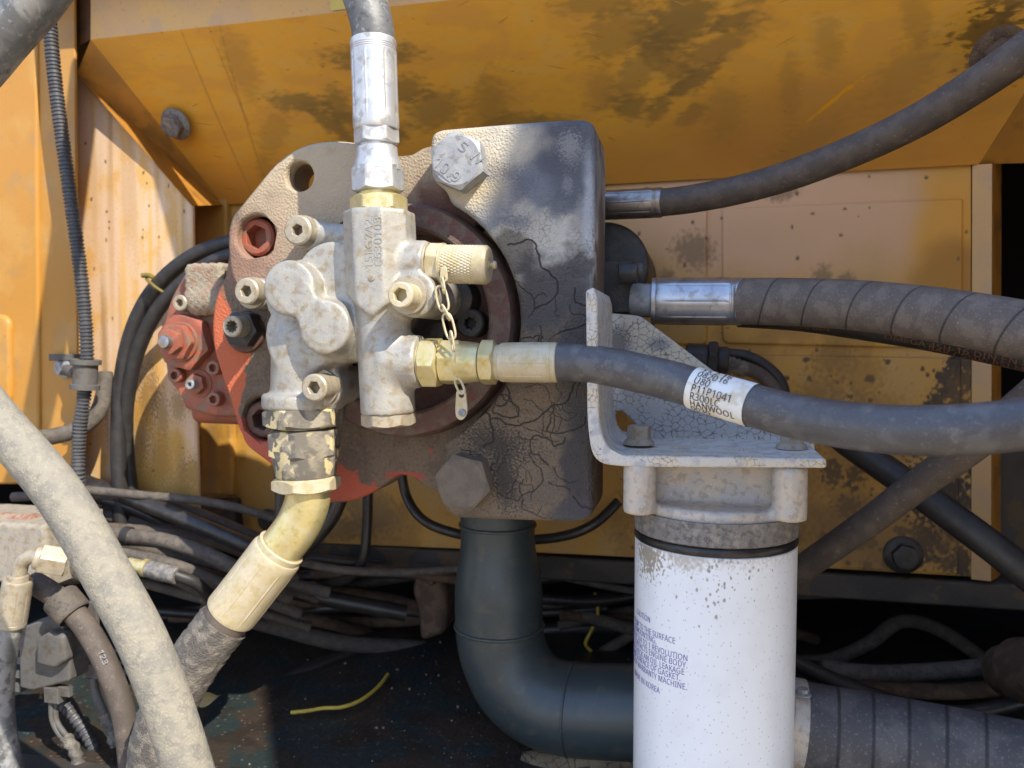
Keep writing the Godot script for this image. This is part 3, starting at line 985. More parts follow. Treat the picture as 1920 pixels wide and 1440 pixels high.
	struct("left_panel", plate(lp, -0.085, -0.0875, 0.001, bounds(lp), [], 0.06), mat("yellow_paint", {}))
	struct("left_panel_fold", plate(rpoly([[-320, -260], [66, -260], [74, 908, 4], [-320, 912]], -0.082), -0.082, -0.085, 0.003, bounds(lp), [], 0.06, false), mat("yellow_paint", {}))
	struct("left_panel_rib", plate(rpoly([[-120, 580, 30], [18, 590, 28], [18, 760, 20], [-120, 760, 30]], -0.078), -0.078, -0.083, 0.004, bounds(lp), [], 0.04, false), mat("yellow_paint", {}))
	# floor, chassis beam, the dark room behind
	var fy := P(700, 1440, -0.02).y
	struct("floor", sheet(Vector3(-0.9, fy, -0.75), Vector3(1.2, fy, -0.75), Vector3(1.2, fy, 0.02), Vector3(-0.9, fy, 0.02), 2, 2), mat("oily_floor", {}))
	struct("floor_edge", box(Vector3(-0.9, fy - 0.12, 0.02), Vector3(1.2, fy + 0.001, 0.05), 0.002), mat("chassis_black", {}))
	struct("chassis_beam", box(P(640, 1062, WZ) * Vector3(0, 1, 0) + Vector3(-0.9, 0, WZ - 0.05), P(640, 1019, WZ) * Vector3(0, 1, 0) + Vector3(1.2, -0.0005, WZ + 0.0), 0.004), mat("chassis_black", {}))
	struct("chassis_beam_right", box(P(1500, 1128, WZ) * Vector3(0, 1, 0) + Vector3(P(1230, 900, WZ).x, 0, WZ - 0.06), P(1900, 860, WZ) * Vector3(0, 1, 0) + Vector3(1.2, 0, WZ - 0.052), 0.004), mat("chassis_black", {}))
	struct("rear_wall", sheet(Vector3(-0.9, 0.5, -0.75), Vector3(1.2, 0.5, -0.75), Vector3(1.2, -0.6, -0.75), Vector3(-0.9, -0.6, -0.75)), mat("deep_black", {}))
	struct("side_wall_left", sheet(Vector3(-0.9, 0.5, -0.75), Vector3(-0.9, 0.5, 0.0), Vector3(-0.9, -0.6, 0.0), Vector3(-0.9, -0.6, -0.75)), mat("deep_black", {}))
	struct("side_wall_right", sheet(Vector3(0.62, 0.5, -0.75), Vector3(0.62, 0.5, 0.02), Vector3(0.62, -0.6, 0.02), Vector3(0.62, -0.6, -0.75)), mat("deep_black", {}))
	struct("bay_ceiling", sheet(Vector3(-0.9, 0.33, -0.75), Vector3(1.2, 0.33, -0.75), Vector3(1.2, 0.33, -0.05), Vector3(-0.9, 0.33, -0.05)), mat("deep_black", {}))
	# added unseen sheet, up and right: its edge parts sun from shade
	var k := 1.2
	var s1 := P(985, 190, 0.02) + sun_dir * k
	var s2 := P(690, 1000, 0.02) + sun_dir * k
	var u := (s2 - s1).normalized()
	var w := Vector3(1.0, 0.05, -0.35)
	struct("added_shade_sheet", sheet(s1 - u * 0.5, s1 - u * 0.5 + w, s2 + u * 0.9 + w, s2 + u * 0.9), mat("yellow_paint", {}))
	# bare earth before the machine
	struct("ground", sheet(Vector3(-60, fy - 1.0, -60), Vector3(60, fy - 1.0, -60), Vector3(60, fy - 1.0, 60), Vector3(-60, fy - 1.0, 60)), mat("earth", {}))

# a flanged hex screw on any surface
func flange_screw(o: Node3D, at: Vector3, n: Vector3, r: float, m: Material) -> void:
	part(o, "flange", spin(at, at + n * r * 0.35, [[0.0, r * 1.45], [0.4, r * 1.45], [1.0, r * 1.1], [1.0, 0.0]], 36), m)
	part(o, "hex_head", hexnut(at + n * r * 0.3, at + n * r * 1.1, r * 0.86, 0.3, false, true), m)

# ---------------------------------------------------------------- the pump
const ZV := Vector3(0, 0, 1)

func zcyl(x: float, y: float, zf: float, zb: float, rpx: float, e := 0.001, seg := 44) -> Mb:
	var a := P(x, y, zf)
	return cyl(Vector3(a.x, a.y, zb), a, q(rpx, a), e, seg)

func cap_screw(o: Node3D, called: String, x: float, y: float, zf: float, deep: float, rpx: float, hpx: float, m: Material, dark: Material, rot := 0.2, teeth := 0) -> void:
	var b := P(x, y, zf)
	var r := q(rpx, b)
	part(o, called, socket(b - ZV * deep, b, r, q(hpx, b), minf(deep * 0.8, r * 0.9), rot, teeth), m, 35)
	var _unused := dark

func build_pump() -> void:
	var pump := thing("hydraulic_pump", "large red cast hydraulic pump with dusty mounting flange behind the aluminium gear pump", "pump", P(700, 600, -0.02))
	var rm := mat("red_paint", {})
	var grimy := mat("grimy_red_casting", {})
	var black := mat("oily_black", {})
	# flange, painted by its own dust, mud and bare red
	var zb := -0.008
	var out := rpoly([[572, 268, 40], [640, 262, 30], [692, 272, 30], [752, 303, 40], [806, 266, 30], [960, 330, 60], [1030, 480, 60], [1040, 640, 60], [1000, 800, 60], [900, 960, 40], [790, 910, 20], [766, 887, 14], [745, 893, 14], [690, 930, 30], [640, 946, 30], [600, 942, 40], [456, 833, 18], [444, 780, 14], [418, 715, 60], [394, 640, 60], [400, 555, 60], [432, 500, 20], [424, 455, 30], [430, 410, 30], [445, 392, 20], [520, 300, 40]], zb)
	var r := bounds(out)
	var big := nz("simplex", 0.012, 6, 81, 768, 768)
	var spk := nz("simplex", 0.12, 3, 82, 768, 768)
	var im := paint(768, 768, C(108, 92, 76), [[big, 0.5, 0.7, C(96, 80, 66), 0.8], [spk, 0.66, 0.85, C(134, 118, 98), 0.5], [spk, 0.36, 0.2, C(70, 58, 50), 0.5]])
	stain(im, r, zb, 600, 330, 180, 110, 20, C(176, 160, 134), 0.95, big, 0.7)
	stain(im, r, zb, 560, 440, 110, 90, 20, C(164, 144, 120), 0.8, big, 0.9)
	stain(im, r, zb, 480, 480, 60, 60, 0, C(150, 112, 94), 0.6, big, 1.2)
	stain(im, r, zb, 800, 330, 60, 70, 0, C(164, 148, 124), 0.9, big, 0.6)
	stain(im, r, zb, 850, 420, 90, 60, 40, C(92, 58, 50), 0.8, big, 1.0)
	stain(im, r, zb, 960, 620, 60, 200, 0, C(92, 64, 60), 0.7, big, 0.8)
	stain(im, r, zb, 418, 660, 34, 130, -8, C(180, 92, 58), 0.95, big, 0.7, 0.08)
	stain(im, r, zb, 432, 720, 34, 80, 10, C(180, 92, 58), 0.95, big, 0.9, 0.08)
	stain(im, r, zb, 500, 850, 40, 100, -52, C(172, 84, 62), 0.95, big, 0.6, 0.08)
	stain(im, r, zb, 650, 910, 55, 44, 20, C(174, 82, 58), 0.95, big, 1.3, 0.08)
	stain(im, r, zb, 760, 892, 36, 8, 0, C(160, 70, 56), 0.9, big, 0.8)
	for i in 26:
		stain(im, r, zb, rng.randf_range(420, 960), rng.randf_range(380, 920), rng.randf_range(2, 7), rng.randf_range(2, 7), 0, C(170, 72, 54), 0.7, spk, 1.4)
	var bc := paint(768, 768, Color(0.5, 0.5, 0.5), [[nz("simplex", 0.17, 3, 83, 768, 768), 0.2, 0.8, Color.WHITE, 0.8], [big, 0.3, 0.8, Color.BLACK, 0.4]])
	var fm := mat("flange_paint", {"tex": tx("flange", im), "rough": 0.82, "size": 0.0, "bump": tx("b_flange", bc), "relief": 0.9})
	var hub := P2(752, 600, zb)
	var hr := q(186, P(752, 600, zb))
	var holes := [circle(P2(561, 330, zb), q(28, P(561, 330, zb)), 36), circle(hub, hr, 72), circle(P2(480, 444, zb), q(41, P(480, 444, zb)), 40), circle(P2(491, 786, zb), q(42, P(491, 786, zb)), 40), circle(P2(930, 446, zb), q(46, P(930, 446, zb)), 30), circle(P2(942, 806, zb), q(46, P(942, 806, zb)), 30)]
	part(pump, "mounting_flange", plate(out, zb, -0.042, 0.003, r, holes, 0.006), fm, 50)
	# thicker ears of the flange
	var ze := 0.002
	var ear := rpoly([[572, 270, 40], [640, 264, 30], [694, 274, 30], [748, 304, 30], [700, 400, 60], [620, 420, 60], [560, 500, 80], [520, 570, 60], [470, 580, 40], [442, 540, 30], [430, 505, 20], [426, 455, 30], [432, 410, 30], [447, 392, 20], [522, 302, 40]], ze)
	var pe := P(561, 330, ze)
	part(pump, "flange_ear", plate(ear, ze, zb - 0.001, 0.0025, r, [circle(Vector2(pe.x, pe.y), q(28, pe), 36), circle(P2(480, 444, ze), q(42, pe), 40)], 0.006, false), fm, 50)
	# raised ring and recess
	var c0 := P(752, 602, 0.004)
	var rr := func(px: float) -> float: return q(px, c0)
	part(pump, "rim", spin(c0 - ZV * 0.034, c0 + ZV * 0.004, [[0.0, rr.call(168)], [0.72, rr.call(168)], [0.8, rr.call(169)], [0.96, rr.call(172)], [1.0, rr.call(177)], [1.0, rr.call(213)], [0.93, rr.call(217)], [0.68, rr.call(222)], [0.4, rr.call(222)]], 120), grimy, 30)
	part(pump, "hub_floor", zcyl(752, 600, -0.016, -0.04, 192, 0.001, 60), mat("recess_dark", {}))
	part(pump, "pump_body", cyl(Vector3(c0.x, c0.y, -0.185), Vector3(c0.x, c0.y, -0.03), 0.083, 0.006, 60), grimy)
	# hub fastenings in the dark
	part(pump, "hub_boss", zcyl(846, 560, 0.002, -0.03, 44, 0.006), black)
	cap_screw(pump, "hub_screw", 881, 606, 0.0, 0.03, 27, 11, black, black, 0.0, 8)
	part(pump, "hub_lug", zcyl(800, 622, -0.006, -0.03, 36, 0.004), black)
	part(pump, "stud_cap", zcyl(936, 448, -0.022, -0.04, 36, 0.003), mat("yellow_dusty", {}))
	part(pump, "stud_cap", zcyl(946, 800, -0.022, -0.04, 36, 0.003), grimy)
	# plugs in their counterbores
	cap_screw(pump, "flange_plug", 480, 444, -0.005, 0.02, 35, 20, mat("plug_red", {"tex": texs["red"], "col": C(250, 236, 230), "rough": 0.6, "size": 0.05, "bump": texs["b_grain"], "relief": 0.1}), black, 0.1)
	cap_screw(pump, "flange_plug", 490, 787, -0.012, 0.025, 34, 18, mat("recess_dark", {}), black, 0.2)
	part(pump, "counterbore", zcyl(480, 444, -0.026, -0.041, 42), black)
	part(pump, "counterbore", zcyl(491, 786, -0.03, -0.041, 43), black)
	# brass-ended valve in its black nut
	var vb := P(450, 617, 0.004)
	part(pump, "valve_nut", hexnut(vb - ZV * 0.014, vb + ZV * 0.002, q(31, vb), 0.4), black)
	part(pump, "valve_washer", zcyl(456, 622, -0.004, -0.012, 40, 0.002), mat("recess_dark", {}))
	var vs := P(434, 612, 0.018)
	part(pump, "valve_end", socket(vs - ZV * 0.016, vs, q(20, vs), q(11, vs), 0.010, 0.0, 10), mat("cream_steel", {"size": 0.05}), 35)

	# the red regulator at the left
	var reg := thing("pump_regulator", "orange-red regulator block with adjusting nuts left of the pump flange", "pump regulator", P(370, 650, -0.05))
	var zr := -0.05
	var block := rpoly([[300, 625, 30], [316, 560, 30], [352, 500, 20], [420, 490, 20], [470, 560, 20], [470, 782, 10], [398, 782, 10], [342, 766, 14], [338, 742, 10], [312, 712, 12]], zr)
	part(reg, "body", plate(block, zr, -0.10, 0.004, bounds(block), [], 0.008), rm)
	var l1 := P(352, 515, -0.045)
	var k := q(1.0, l1)
	var lug_field := func(p: Vector3) -> float:
		var d := d_box(p, l1 + Vector3(38, -14, -18) * k, Vector3(40, 34, 30) * k, 10 * k)
		d = smin(d, d_cap(p, l1 + Vector3(60, -50, -5) * k, l1 + Vector3(20, -52, -8) * k, 26 * k), 14 * k)
		return d + 0.0006 * sin(p.x * 900) * sin(p.y * 1100)
	var rough := nets(lug_field, l1 + Vector3(-20, -110, -60) * k, l1 + Vector3(110, 40, 30) * k, 0.0013)
	part(reg, "cast_lug", rough, mat("dust_casting", {}), 180)
	var n1 := P(347, 641, -0.044)
	var redn := mat("red_paint", {})
	var big_nut := part(reg, "large_nut", hexnut(n1 - ZV * 0.006, n1 + ZV * 0.005, q(48, n1), 0.25), redn)
	part(big_nut, "collar", cyl(n1, n1 + ZV * 0.0075, q(37, n1), 0.001), redn)
	var n2 := n1 + ZV * 0.0075
	part(big_nut, "lock_nut", hexnut(n2, n2 + ZV * 0.007, q(31, n1), 0.5), redn)
	part(big_nut, "lock_nut", hexnut(n2 + ZV * 0.007, n2 + ZV * 0.013, q(21, n1), 0.1), redn)
	part(big_nut, "stud", cyl(n2 + ZV * 0.012, n2 + ZV * 0.019, q(12, n1), 0.002), mat("bright_steel", {}))
	cap_screw(reg, "cap_screw", 336, 568, -0.038, 0.02, 15, 7, mat("cream_steel", {}), black)
	for s in [[326, 704], [398, 690], [399, 749]]:
		cap_screw(reg, "cap_screw", s[0], s[1], -0.042, 0.01, 14, 7, redn, black, 0.3)
	var n3 := P(368, 720, -0.046)
	part(reg, "washer", cyl(n3 - ZV * 0.006, n3 - ZV * 0.003, q(27, n3), 0.0006), redn)
	part(reg, "small_nut", hexnut(n3 - ZV * 0.004, n3 + ZV * 0.003, q(17, n3), 0.2), redn)
	var n4 := n3 + ZV * 0.009
	part(reg, "small_stud", socket(n3, n4, q(9, n3), q(4, n3), 0.004), mat("bolt_grey", {}))
	part(reg, "lower_cap", cyl(P(372, 768, -0.075), P(470, 772, -0.075), q(26, n1), 0.002), rm)

	# aluminium gear pump
	var gp := thing("gear_pump", "pale aluminium gear pump casting bolted on the front of the pump flange", "gear pump", P(640, 600, 0.0))
	var am := mat("cast_aluminium", {})
	var top := P(711, 397, 0.042)
	var slope := (P(728, 790, 0.042).x - top.x) / (P(728, 790, 0.042).y - top.y)
	var oct_w := q(62, top)
	var y_top := top.y
	var y_oct := P(715, 592, 0.042).y
	var ax := func(y: float) -> float: return top.x + slope * (y - top.y)
	var K := q(1.0, P(620, 600, 0.03))
	var p_c1 := P(716, 540, 0.042)
	var p_c2 := P(728, 776, 0.042)
	var o1 := P(726, 678, 0.044)
	var o2 := P(791, 678, 0.044)
	var k1 := P(722, 492, 0.042)
	var k2 := P(803, 494, 0.042)
	var k3 := P(806, 494, 0.042)
	var A1 := P(540, 540, 0.060)
	var A2 := P(606, 613, 0.060)
	var D1 := P(622, 530, 0.046)
	var D2 := P(562, 628, 0.046)
	var D3 := P(600, 575, 0.040)
	var D4 := P(556, 556, 0.040)
	var e1 := P(574, 438, 0.020)
	var e2 := P(478, 549, 0.020)
	var e3 := P(774, 552, 0.056)
	var e4 := P(606, 727, 0.038)
	var t1 := P(590, 442, 0.014)
	var t2 := P(670, 446, 0.014)
	var v1 := P(572, 640, 0.028)
	var v2 := P(570, 748, 0.028)
	var v3 := P(568, 738, 0.028)
	var v4 := P(568, 766, 0.028)
	var back := Vector3(0, 0, -0.02)
	var field := func(p: Vector3) -> float:
		var dx := absf(p.x - (ax.call(p.y) as float))
		var dz := absf(p.z - 0.042)
		var d := maxf(maxf(dx, dz) - oct_w, (dx + dz) * 0.7071 - oct_w * 1.02)
		# the prism runs out into the round foot in a point
		d = maxf(d, maxf(p.y - y_top, (y_oct - p.y) * 0.8 + (dx - oct_w * 0.1) * 0.6))
		var body := d_cyl(p, Vector3(D3.x, D3.y, -0.02), D3, 96 * K, 0.004)
		body = smin(body, d_cyl(p, Vector3(D1.x, D1.y, -0.0), D1, 74 * K, 0.0015), 0.0014)
		body = smin(body, d_cyl(p, Vector3(D2.x, D2.y, -0.0), D2, 70 * K, 0.0015), 0.0014)
		body = smin(body, d_cyl(p, Vector3(D4.x, D4.y, -0.0), D4, 66 * K, 0.003), 0.003)
		var lobe := minf(d_cyl(p, A1 + back, A1, 50 * K, 0.0025), d_cyl(p, A2 + back, A2, 49 * K, 0.0025))
		var h := maxf(d_cap(Vector3(p.x, p.y, 0), Vector3(A1.x, A1.y, 0), Vector3(A2.x, A2.y, 0), 26 * K), absf(p.z - 0.05) - 0.0095)
		lobe = smin(lobe, h, 0.004)
		body = smin(body, lobe, 0.0012)
		body = smin(body, d_cap(p, v1, v2, 62 * K), 0.005)
		body = smin(body, d_cyl(p, v3, v4, 76 * K, 0.002), 0.004)
		body = smin(body, minf(d_cyl(p, Vector3(e1.x, e1.y, -0.02), e1, 31 * K, 0.002), d_cyl(p, Vector3(e2.x, e2.y, -0.02), e2, 30 * K, 0.002)), 0.004)
		body = smin(body, d_cyl(p, Vector3(e4.x, e4.y, -0.01), e4, 37 * K, 0.002), 0.004)
		body = smin(body, d_cap(p, t1, t2, 25 * K), 0.005)
		body = smin(body, d_box(p, (o1 + D3) * 0.5 + Vector3(0, 0, -0.012), Vector3(60, 50, 40) * K, 0.006), 0.014)
		var foot := d_cyl(p, p_c2, p_c1, 49 * K, 0.0015)
		foot = smin(foot, d_cyl(p, o1, o2, 47 * K, 0.0015), 0.005)
		foot = smin(foot, d_cyl(p, Vector3(e3.x, e3.y, -0.005), e3, 40 * K, 0.002), 0.006)
		var neck := d_cyl(p, k1, k2, 40 * K, 0.001)
		d = smin(d, neck, 0.002)
		d = smin(d, foot, 0.003)
		return smin(d, body, 0.003)
	var lo := P(425, 792, -0.02)
	var hi := P(825, 380, 0.066)
	var casting := part(gp, "pump_casting", nets(field, Vector3(lo.x, lo.y, -0.022), Vector3(hi.x, hi.y + 0.01, 0.068), 0.0014), am, 48)
	var cream := mat("cream_steel", {})
	cap_screw(gp, "cap_screw", 557, 431, 0.032, 0.016, 28, 10, cream, black, 0.1)
	cap_screw(gp, "cap_screw", 461, 546, 0.032, 0.016, 25, 10, cream, black, 0.3)
	cap_screw(gp, "cap_screw", 750, 553, 0.076, 0.022, 25, 12, mat("dusty_zinc", {}), black, 0.2)
	cap_screw(gp, "cap_screw", 588, 727, 0.058, 0.022, 26, 11, cream, black, 0.5)
	for s in [[566, 434, 0.022, 31], [470, 549, 0.022, 30], [764, 553, 0.060, 37], [599, 727, 0.042, 36]]:
		part(gp, "washer", zcyl(s[0], s[1], s[2], s[2] - 0.004, s[3], 0.0008), cream)
	var pl1 := P(728, 776, 0.042)
	var pl2 := P(729, 799, 0.042)
	part(gp, "bottom_plug", hexnut(pl2, pl1, q(45, pl1), 0.3, true, false), mat("cream_steel", {}))
	# cast number on the prism, raised
	var zf := 0.042 + oct_w + 0.0001
	for s in [["15LG7A2", 692, 456, 6.6], ["C630103", 709, 452, 6.6]]:
		var at := P(s[1], s[2], zf)
		part(casting, "cast_number", letters(s[0], q(15.5, at), 0.0004, func(v: Vector3) -> Vector3: return at + Vector3(-v.y, v.x, v.z * 1.0), HORIZONTAL_ALIGNMENT_CENTER, 1.12), mat("cast_aluminium", {}), 20)
	var dot := P(697, 521, zf)
	part(casting, "cast_pip", cyl(dot - ZV * 0.001, dot + ZV * 0.0006, q(6, dot), 0.0004, 20), cream)

func build_test_cap() -> void:
	var o := thing("test_port_cap", "knurled brass-coloured test port cap on the gear pump's right neck", "port cap", P(860, 495, 0.042))
	var z := mat("dusty_zinc", {})
	var a := P(803, 494.5, 0.042)
	var K := q(1.0, a)
	var at := func(x: float) -> Vector3: return P(x, 494.5 + (x - 803) * 0.02, 0.042)
	part(o, "lip", cyl(at.call(798), at.call(806), 40 * K, 0.0006), mat("cream_steel", {}))
	part(o, "hex_base", hexnut(at.call(805), at.call(834), 34 * K, 0.2), z)
	var B: Vector3 = at.call(894)
	var A: Vector3 = at.call(832)
	var L := A.distance_to(B)
	var rows := []
	for i in 63:
		var line := []
		var t := i / 62.0
		for j in 240:
			var th := TAU * j / 240.0
			var w := absf(sin(th * 20.0 + t * 16.0)) * absf(sin(th * 20.0 - t * 16.0))
			line.push_back(Vector2(35.5 * K - 0.0006 * (1.0 - w) + 0.0002, t * L))
		rows.push_back(line)
	part(o, "knurled_sleeve", rings(A, B - A, rows), z, 60)
	part(o, "end_ring", spin(at.call(892), at.call(917), [[0.0, 35 * K], [0.1, 36 * K], [0.8, 36 * K], [1.0, 32 * K], [1.0, 10 * K], [0.93, 9 * K], [0.93, 0.0]], 56), z, 25)
	part(o, "pin", spin(at.call(914), at.call(931), [[0.0, 8 * K], [0.3, 8 * K], [0.35, 4 * K], [0.6, 4 * K], [0.65, 7.5 * K], [0.95, 7 * K], [1.0, 4 * K], [1.0, 0.0]], 24), z)
	# the strap ring round the base and its chain
	part(o, "strap", spin(at.call(829), at.call(833.5), [[0.0, 30 * K], [0.0, 39 * K], [1.0, 39 * K], [1.0, 30 * K]], 48), z)
	var tab := rpoly([[824, 500, 3], [836, 500, 3], [838, 528, 8], [822, 530, 8]], 0.056)
	part(o, "strap_tab", plate(tab, 0.0545, 0.0535, 0.0004, bounds(tab), [circle(P2(830, 522, 0.056), 3.2 * K, 14)], 0.003), z)
	var links := [[831, 535, 14, 8, 80, true], [829, 560, 23, 12, 76, false], [836, 586, 15, 7, 60, true], [842, 612, 24, 11, 75, false], [848, 640, 18, 8, 80, true], [862, 724, 14, 8, 66, false]]
	for l in links:
		var c := P(l[0], l[1], 0.060)
		var dir := Vector3(cos(deg_to_rad(l[4])), -sin(deg_to_rad(l[4])), 0.0)
		var side := Vector3(-dir.y, dir.x, 0) if not l[5] else Vector3(-dir.y * 0.45, dir.x * 0.45, 0.89)
		var path := PackedVector3Array()
		for i in 26:
			var th := TAU * i / 26.0
			var ex: float = signf(cos(th)) * pow(absf(cos(th)), 0.7) * l[2] * K
			var ey: float = signf(sin(th)) * pow(absf(sin(th)), 0.7) * (l[3] - 2.0) * K * (1.0 if not l[5] else 1.5)
			path.push_back(c + dir * ex + side * ey)
		part(o, "chain_link", tube(path, 2.3 * K, 10, false, true), z, 60)
	var lug := rpoly([[855, 732, 6], [873, 731, 6], [877, 775, 12], [866, 790, 12], [855, 784, 14], [853, 770, 8]], 0.05)
	part(o, "chain_lug", plate(lug, 0.05, 0.0485, 0.0005, bounds(lug), [circle(P2(865, 741, 0.05), 5 * K, 16)], 0.004), z)
	part(o, "rivet", zcyl(865.5, 774, 0.0512, 0.0486, 7.5, 0.0005, 24), mat("bolt_grey", {}))

func build_bracket() -> void:
	var o := thing("mounting_bracket", "thick grey steel mounting plate caked with cracked mud, right of the pump", "mounting plate", P(980, 600, 0.0))
	var zf := 0.018
	var pts := [[812, 243, 26], [1000, 227, 60], [1092, 222, 12], [1114, 230, 16], [1117, 300, 6], [1112, 700, 10], [1112, 970, 22], [1085, 981, 20], [845, 972, 24], [822, 935, 16], [820, 872, 20], [838, 856, 14]]
	for i in 15:
		var th := deg_to_rad(68.0 - i * 9.4)
		pts.push_back([741 + cos(th) * 234, 602 + sin(th) * 246, 8])
	pts.push_back([835, 358, 8])
	pts.push_back([808, 335, 16])
	pts.push_back([805, 270, 20])
	var poly := rpoly(pts, zf)
	var r := bounds(poly, 0.03)
	var SW := 500
	var S := 1000
	var big := nz("simplex", 0.010, 6, 91, SW, S)
	var spk := nz("simplex", 0.16, 3, 92, SW, S)
	var crk := nz("crack", 0.016, 1, 93, SW, S, 45.0)
	var crf := nz("crack", 0.075, 1, 94, SW, S, 6.0)
	var im := paint(SW, S, C(108, 92, 74), [[big, 0.45, 0.7, C(94, 82, 69), 0.8], [spk, 0.64, 0.84, C(122, 112, 98), 0.5], [spk, 0.36, 0.2, C(62, 56, 50), 0.5]])
	# mud cracks only where the mud lies
	stain(im, r, zf, 1060, 540, 60, 60, 0, C(98, 92, 90), 0.8, big, 1.0)
	var grey1 := C(104, 107, 116)
	stain(im, r, zf, 970, 330, 260, 160, 0, C(142, 140, 136), 1.0, big, 0.5, 0.2)
	stain(im, r, zf, 1050, 440, 90, 110, 0, C(178, 174, 166), 1.0, big, 0.9, 0.15)
	stain(im, r, zf, 1010, 300, 120, 150, 12, grey1, 0.95, big, 0.6)
	stain(im, r, zf, 1075, 330, 50, 160, 0, C(80, 83, 92), 0.9, big, 0.8)
	stain(im, r, zf, 1060, 260, 70, 50, 0, C(72, 73, 80), 0.85, big, 1.0)
	stain(im, r, zf, 880, 300, 90, 90, 0, C(186, 172, 146), 0.95, big, 0.6)
	stain(im, r, zf, 950, 262, 70, 34, -4, C(188, 178, 160), 0.8, big, 0.8)
	stain(im, r, zf, 1000, 480, 100, 80, 0, C(176, 168, 152), 0.9, big, 0.9, 0.3)
	stain(im, r, zf, 1050, 470, 50, 70, 0, C(180, 176, 168), 0.8, big, 1.0)
	stain(im, r, zf, 965, 475, 34, 44, -20, C(110, 102, 90), 0.9, big, 1.1, 0.15)
	stain(im, r, zf, 1105, 430, 14, 150, 0, C(176, 180, 184), 0.7, big, 0.8)
	for i in 16:
		stain(im, r, zf, rng.randf_range(900, 1090), rng.randf_range(260, 420), rng.randf_range(8, 30), rng.randf_range(8, 30), 0, [C(160, 158, 154), C(80, 82, 92)][i % 2], 0.35, spk, 1.5)
	stain(im, r, zf, 1085, 700, 34, 200, 0, C(66, 62, 62), 0.8, big, 1.0)
	stain(im, r, zf, 1010, 560, 70, 60, 0, C(84, 80, 78), 0.7, big, 1.2)
	stain(im, r, zf, 900, 935, 70, 30, 0, C(124, 110, 92), 0.6, big, 1.0)
	stain(im, r, zf, 930, 830, 60, 26, 20, C(52, 46, 42), 0.75, spk, 2.0)
	stain(im, r, zf, 945, 890, 22, 60, -8, C(50, 44, 40), 0.75, spk, 2.0)
	stain(im, r, zf, 1030, 545, 80, 70, 0, C(70, 66, 66), 0.85, big, 1.0, 0.3)
	stain(im, r, zf, 1085, 860, 34, 120, 0, C(58, 54, 54), 0.85, big, 1.2, 0.3)
	stain(im, r, zf, 1075, 960, 40, 24, 0, C(66, 64, 68), 0.8, big, 1.2, 0.3)
	# long wandering cracks of the dried mud
	var gap := PackedByteArray()
	gap.resize(SW * S)
	for i in 48:
		var st := uv_at(r, rng.randf_range(880, 1100), rng.randf_range(520, 965), zf)
		if i < 10:
			st = uv_at(r, [1078, 1084, 1060, 1000, 960, 1040, 990, 930, 1075, 905][i], [540, 690, 820, 580, 640, 760, 850, 760, 930, 840][i], zf)
		var at := Vector2(st.x * SW, st.y * S)
		var an: float = [PI / 2, PI / 2, PI * 0.6, 0.3, 0.9, 2.0, 0.2, 0.6, 0.4, -0.5][i] if i < 10 else rng.randf() * TAU
		var wide := rng.randf_range(0.5, 1.5) if i < 10 else rng.randf_range(0.2, 0.7)
		for k in (rng.randi_range(140, 300) if i < 10 else rng.randi_range(30, 110)):
			an += rng.randfn(0.0, 0.15)
			if rng.randf() < 0.045:
				an += rng.randf_range(-1.0, 1.0)
			at += Vector2(cos(an), sin(an))
			var w := wide * (0.6 + 0.6 * rng.randf())
			for dy in range(-2, 3):
				for dx in range(-2, 3):
					var X := int(at.x) + dx
					var Y := int(at.y) + dy
					if X < 0 or Y < 0 or X >= SW or Y >= S:
						continue
					var a := int(255.0 * clampf(w + 0.7 - Vector2(dx, dy).length(), 0.0, 1.0))
					if a > gap[Y * SW + X]:
						gap[Y * SW + X] = a
	# lay the cracks
	var hb := PackedByteArray()
	hb.resize(SW * S)
	var data := im.get_data()
	for y in S:
		var py := float(y) / S
		for x in SW:
			var i := y * SW + x
			var mudy := smoothstep(0.33, 0.46, py + (big[i] - 128) * 0.0008 - (float(x) / SW - 0.6) * 0.12)
			var finer := smoothstep(0.2, 0.34, py) * (1.0 - mudy * 0.75)
			var c1 := (1.0 - smoothstep(1.5, 9.0, crk[i])) * smoothstep(86, 120, big[(i + SW * 200) % (SW * S)])
			var c2 := (1.0 - smoothstep(3.0, 22.0, crf[i])) * smoothstep(90, 150, big[(i + SW * 90) % (SW * S)])
			var c := clampf(c1 * mudy * 0.3 + c2 * finer * 0.34 + gap[i] / 255.0, 0.0, 1.0)
			for k in 3:
				data[i * 3 + k] = int(lerpf(data[i * 3 + k], [34.0, 30.0, 28.0][k], c * 0.88))
			hb[i] = int(clampf(120 + (big[i] - 128) * 0.55 * (0.4 + mudy) + (spk[i] - 128) * 0.5 - c * 100, 0, 255))
	im = Image.create_from_data(SW, S, false, Image.FORMAT_RGB8, data)
	var bm := mat("bracket_mud", {"tex": tx("bracket", im), "rough": 0.78, "size": 0.0, "bump": tx("b_bracket", Image.create_from_data(SW, S, false, Image.FORMAT_L8, hb)), "relief": 1.6})
	part(o, "plate", plate(poly, zf, -0.036, 0.0038, r, [], 0.008), bm, 60)
	# the two big bolts
	var gm := mat("bolt_grey", {})
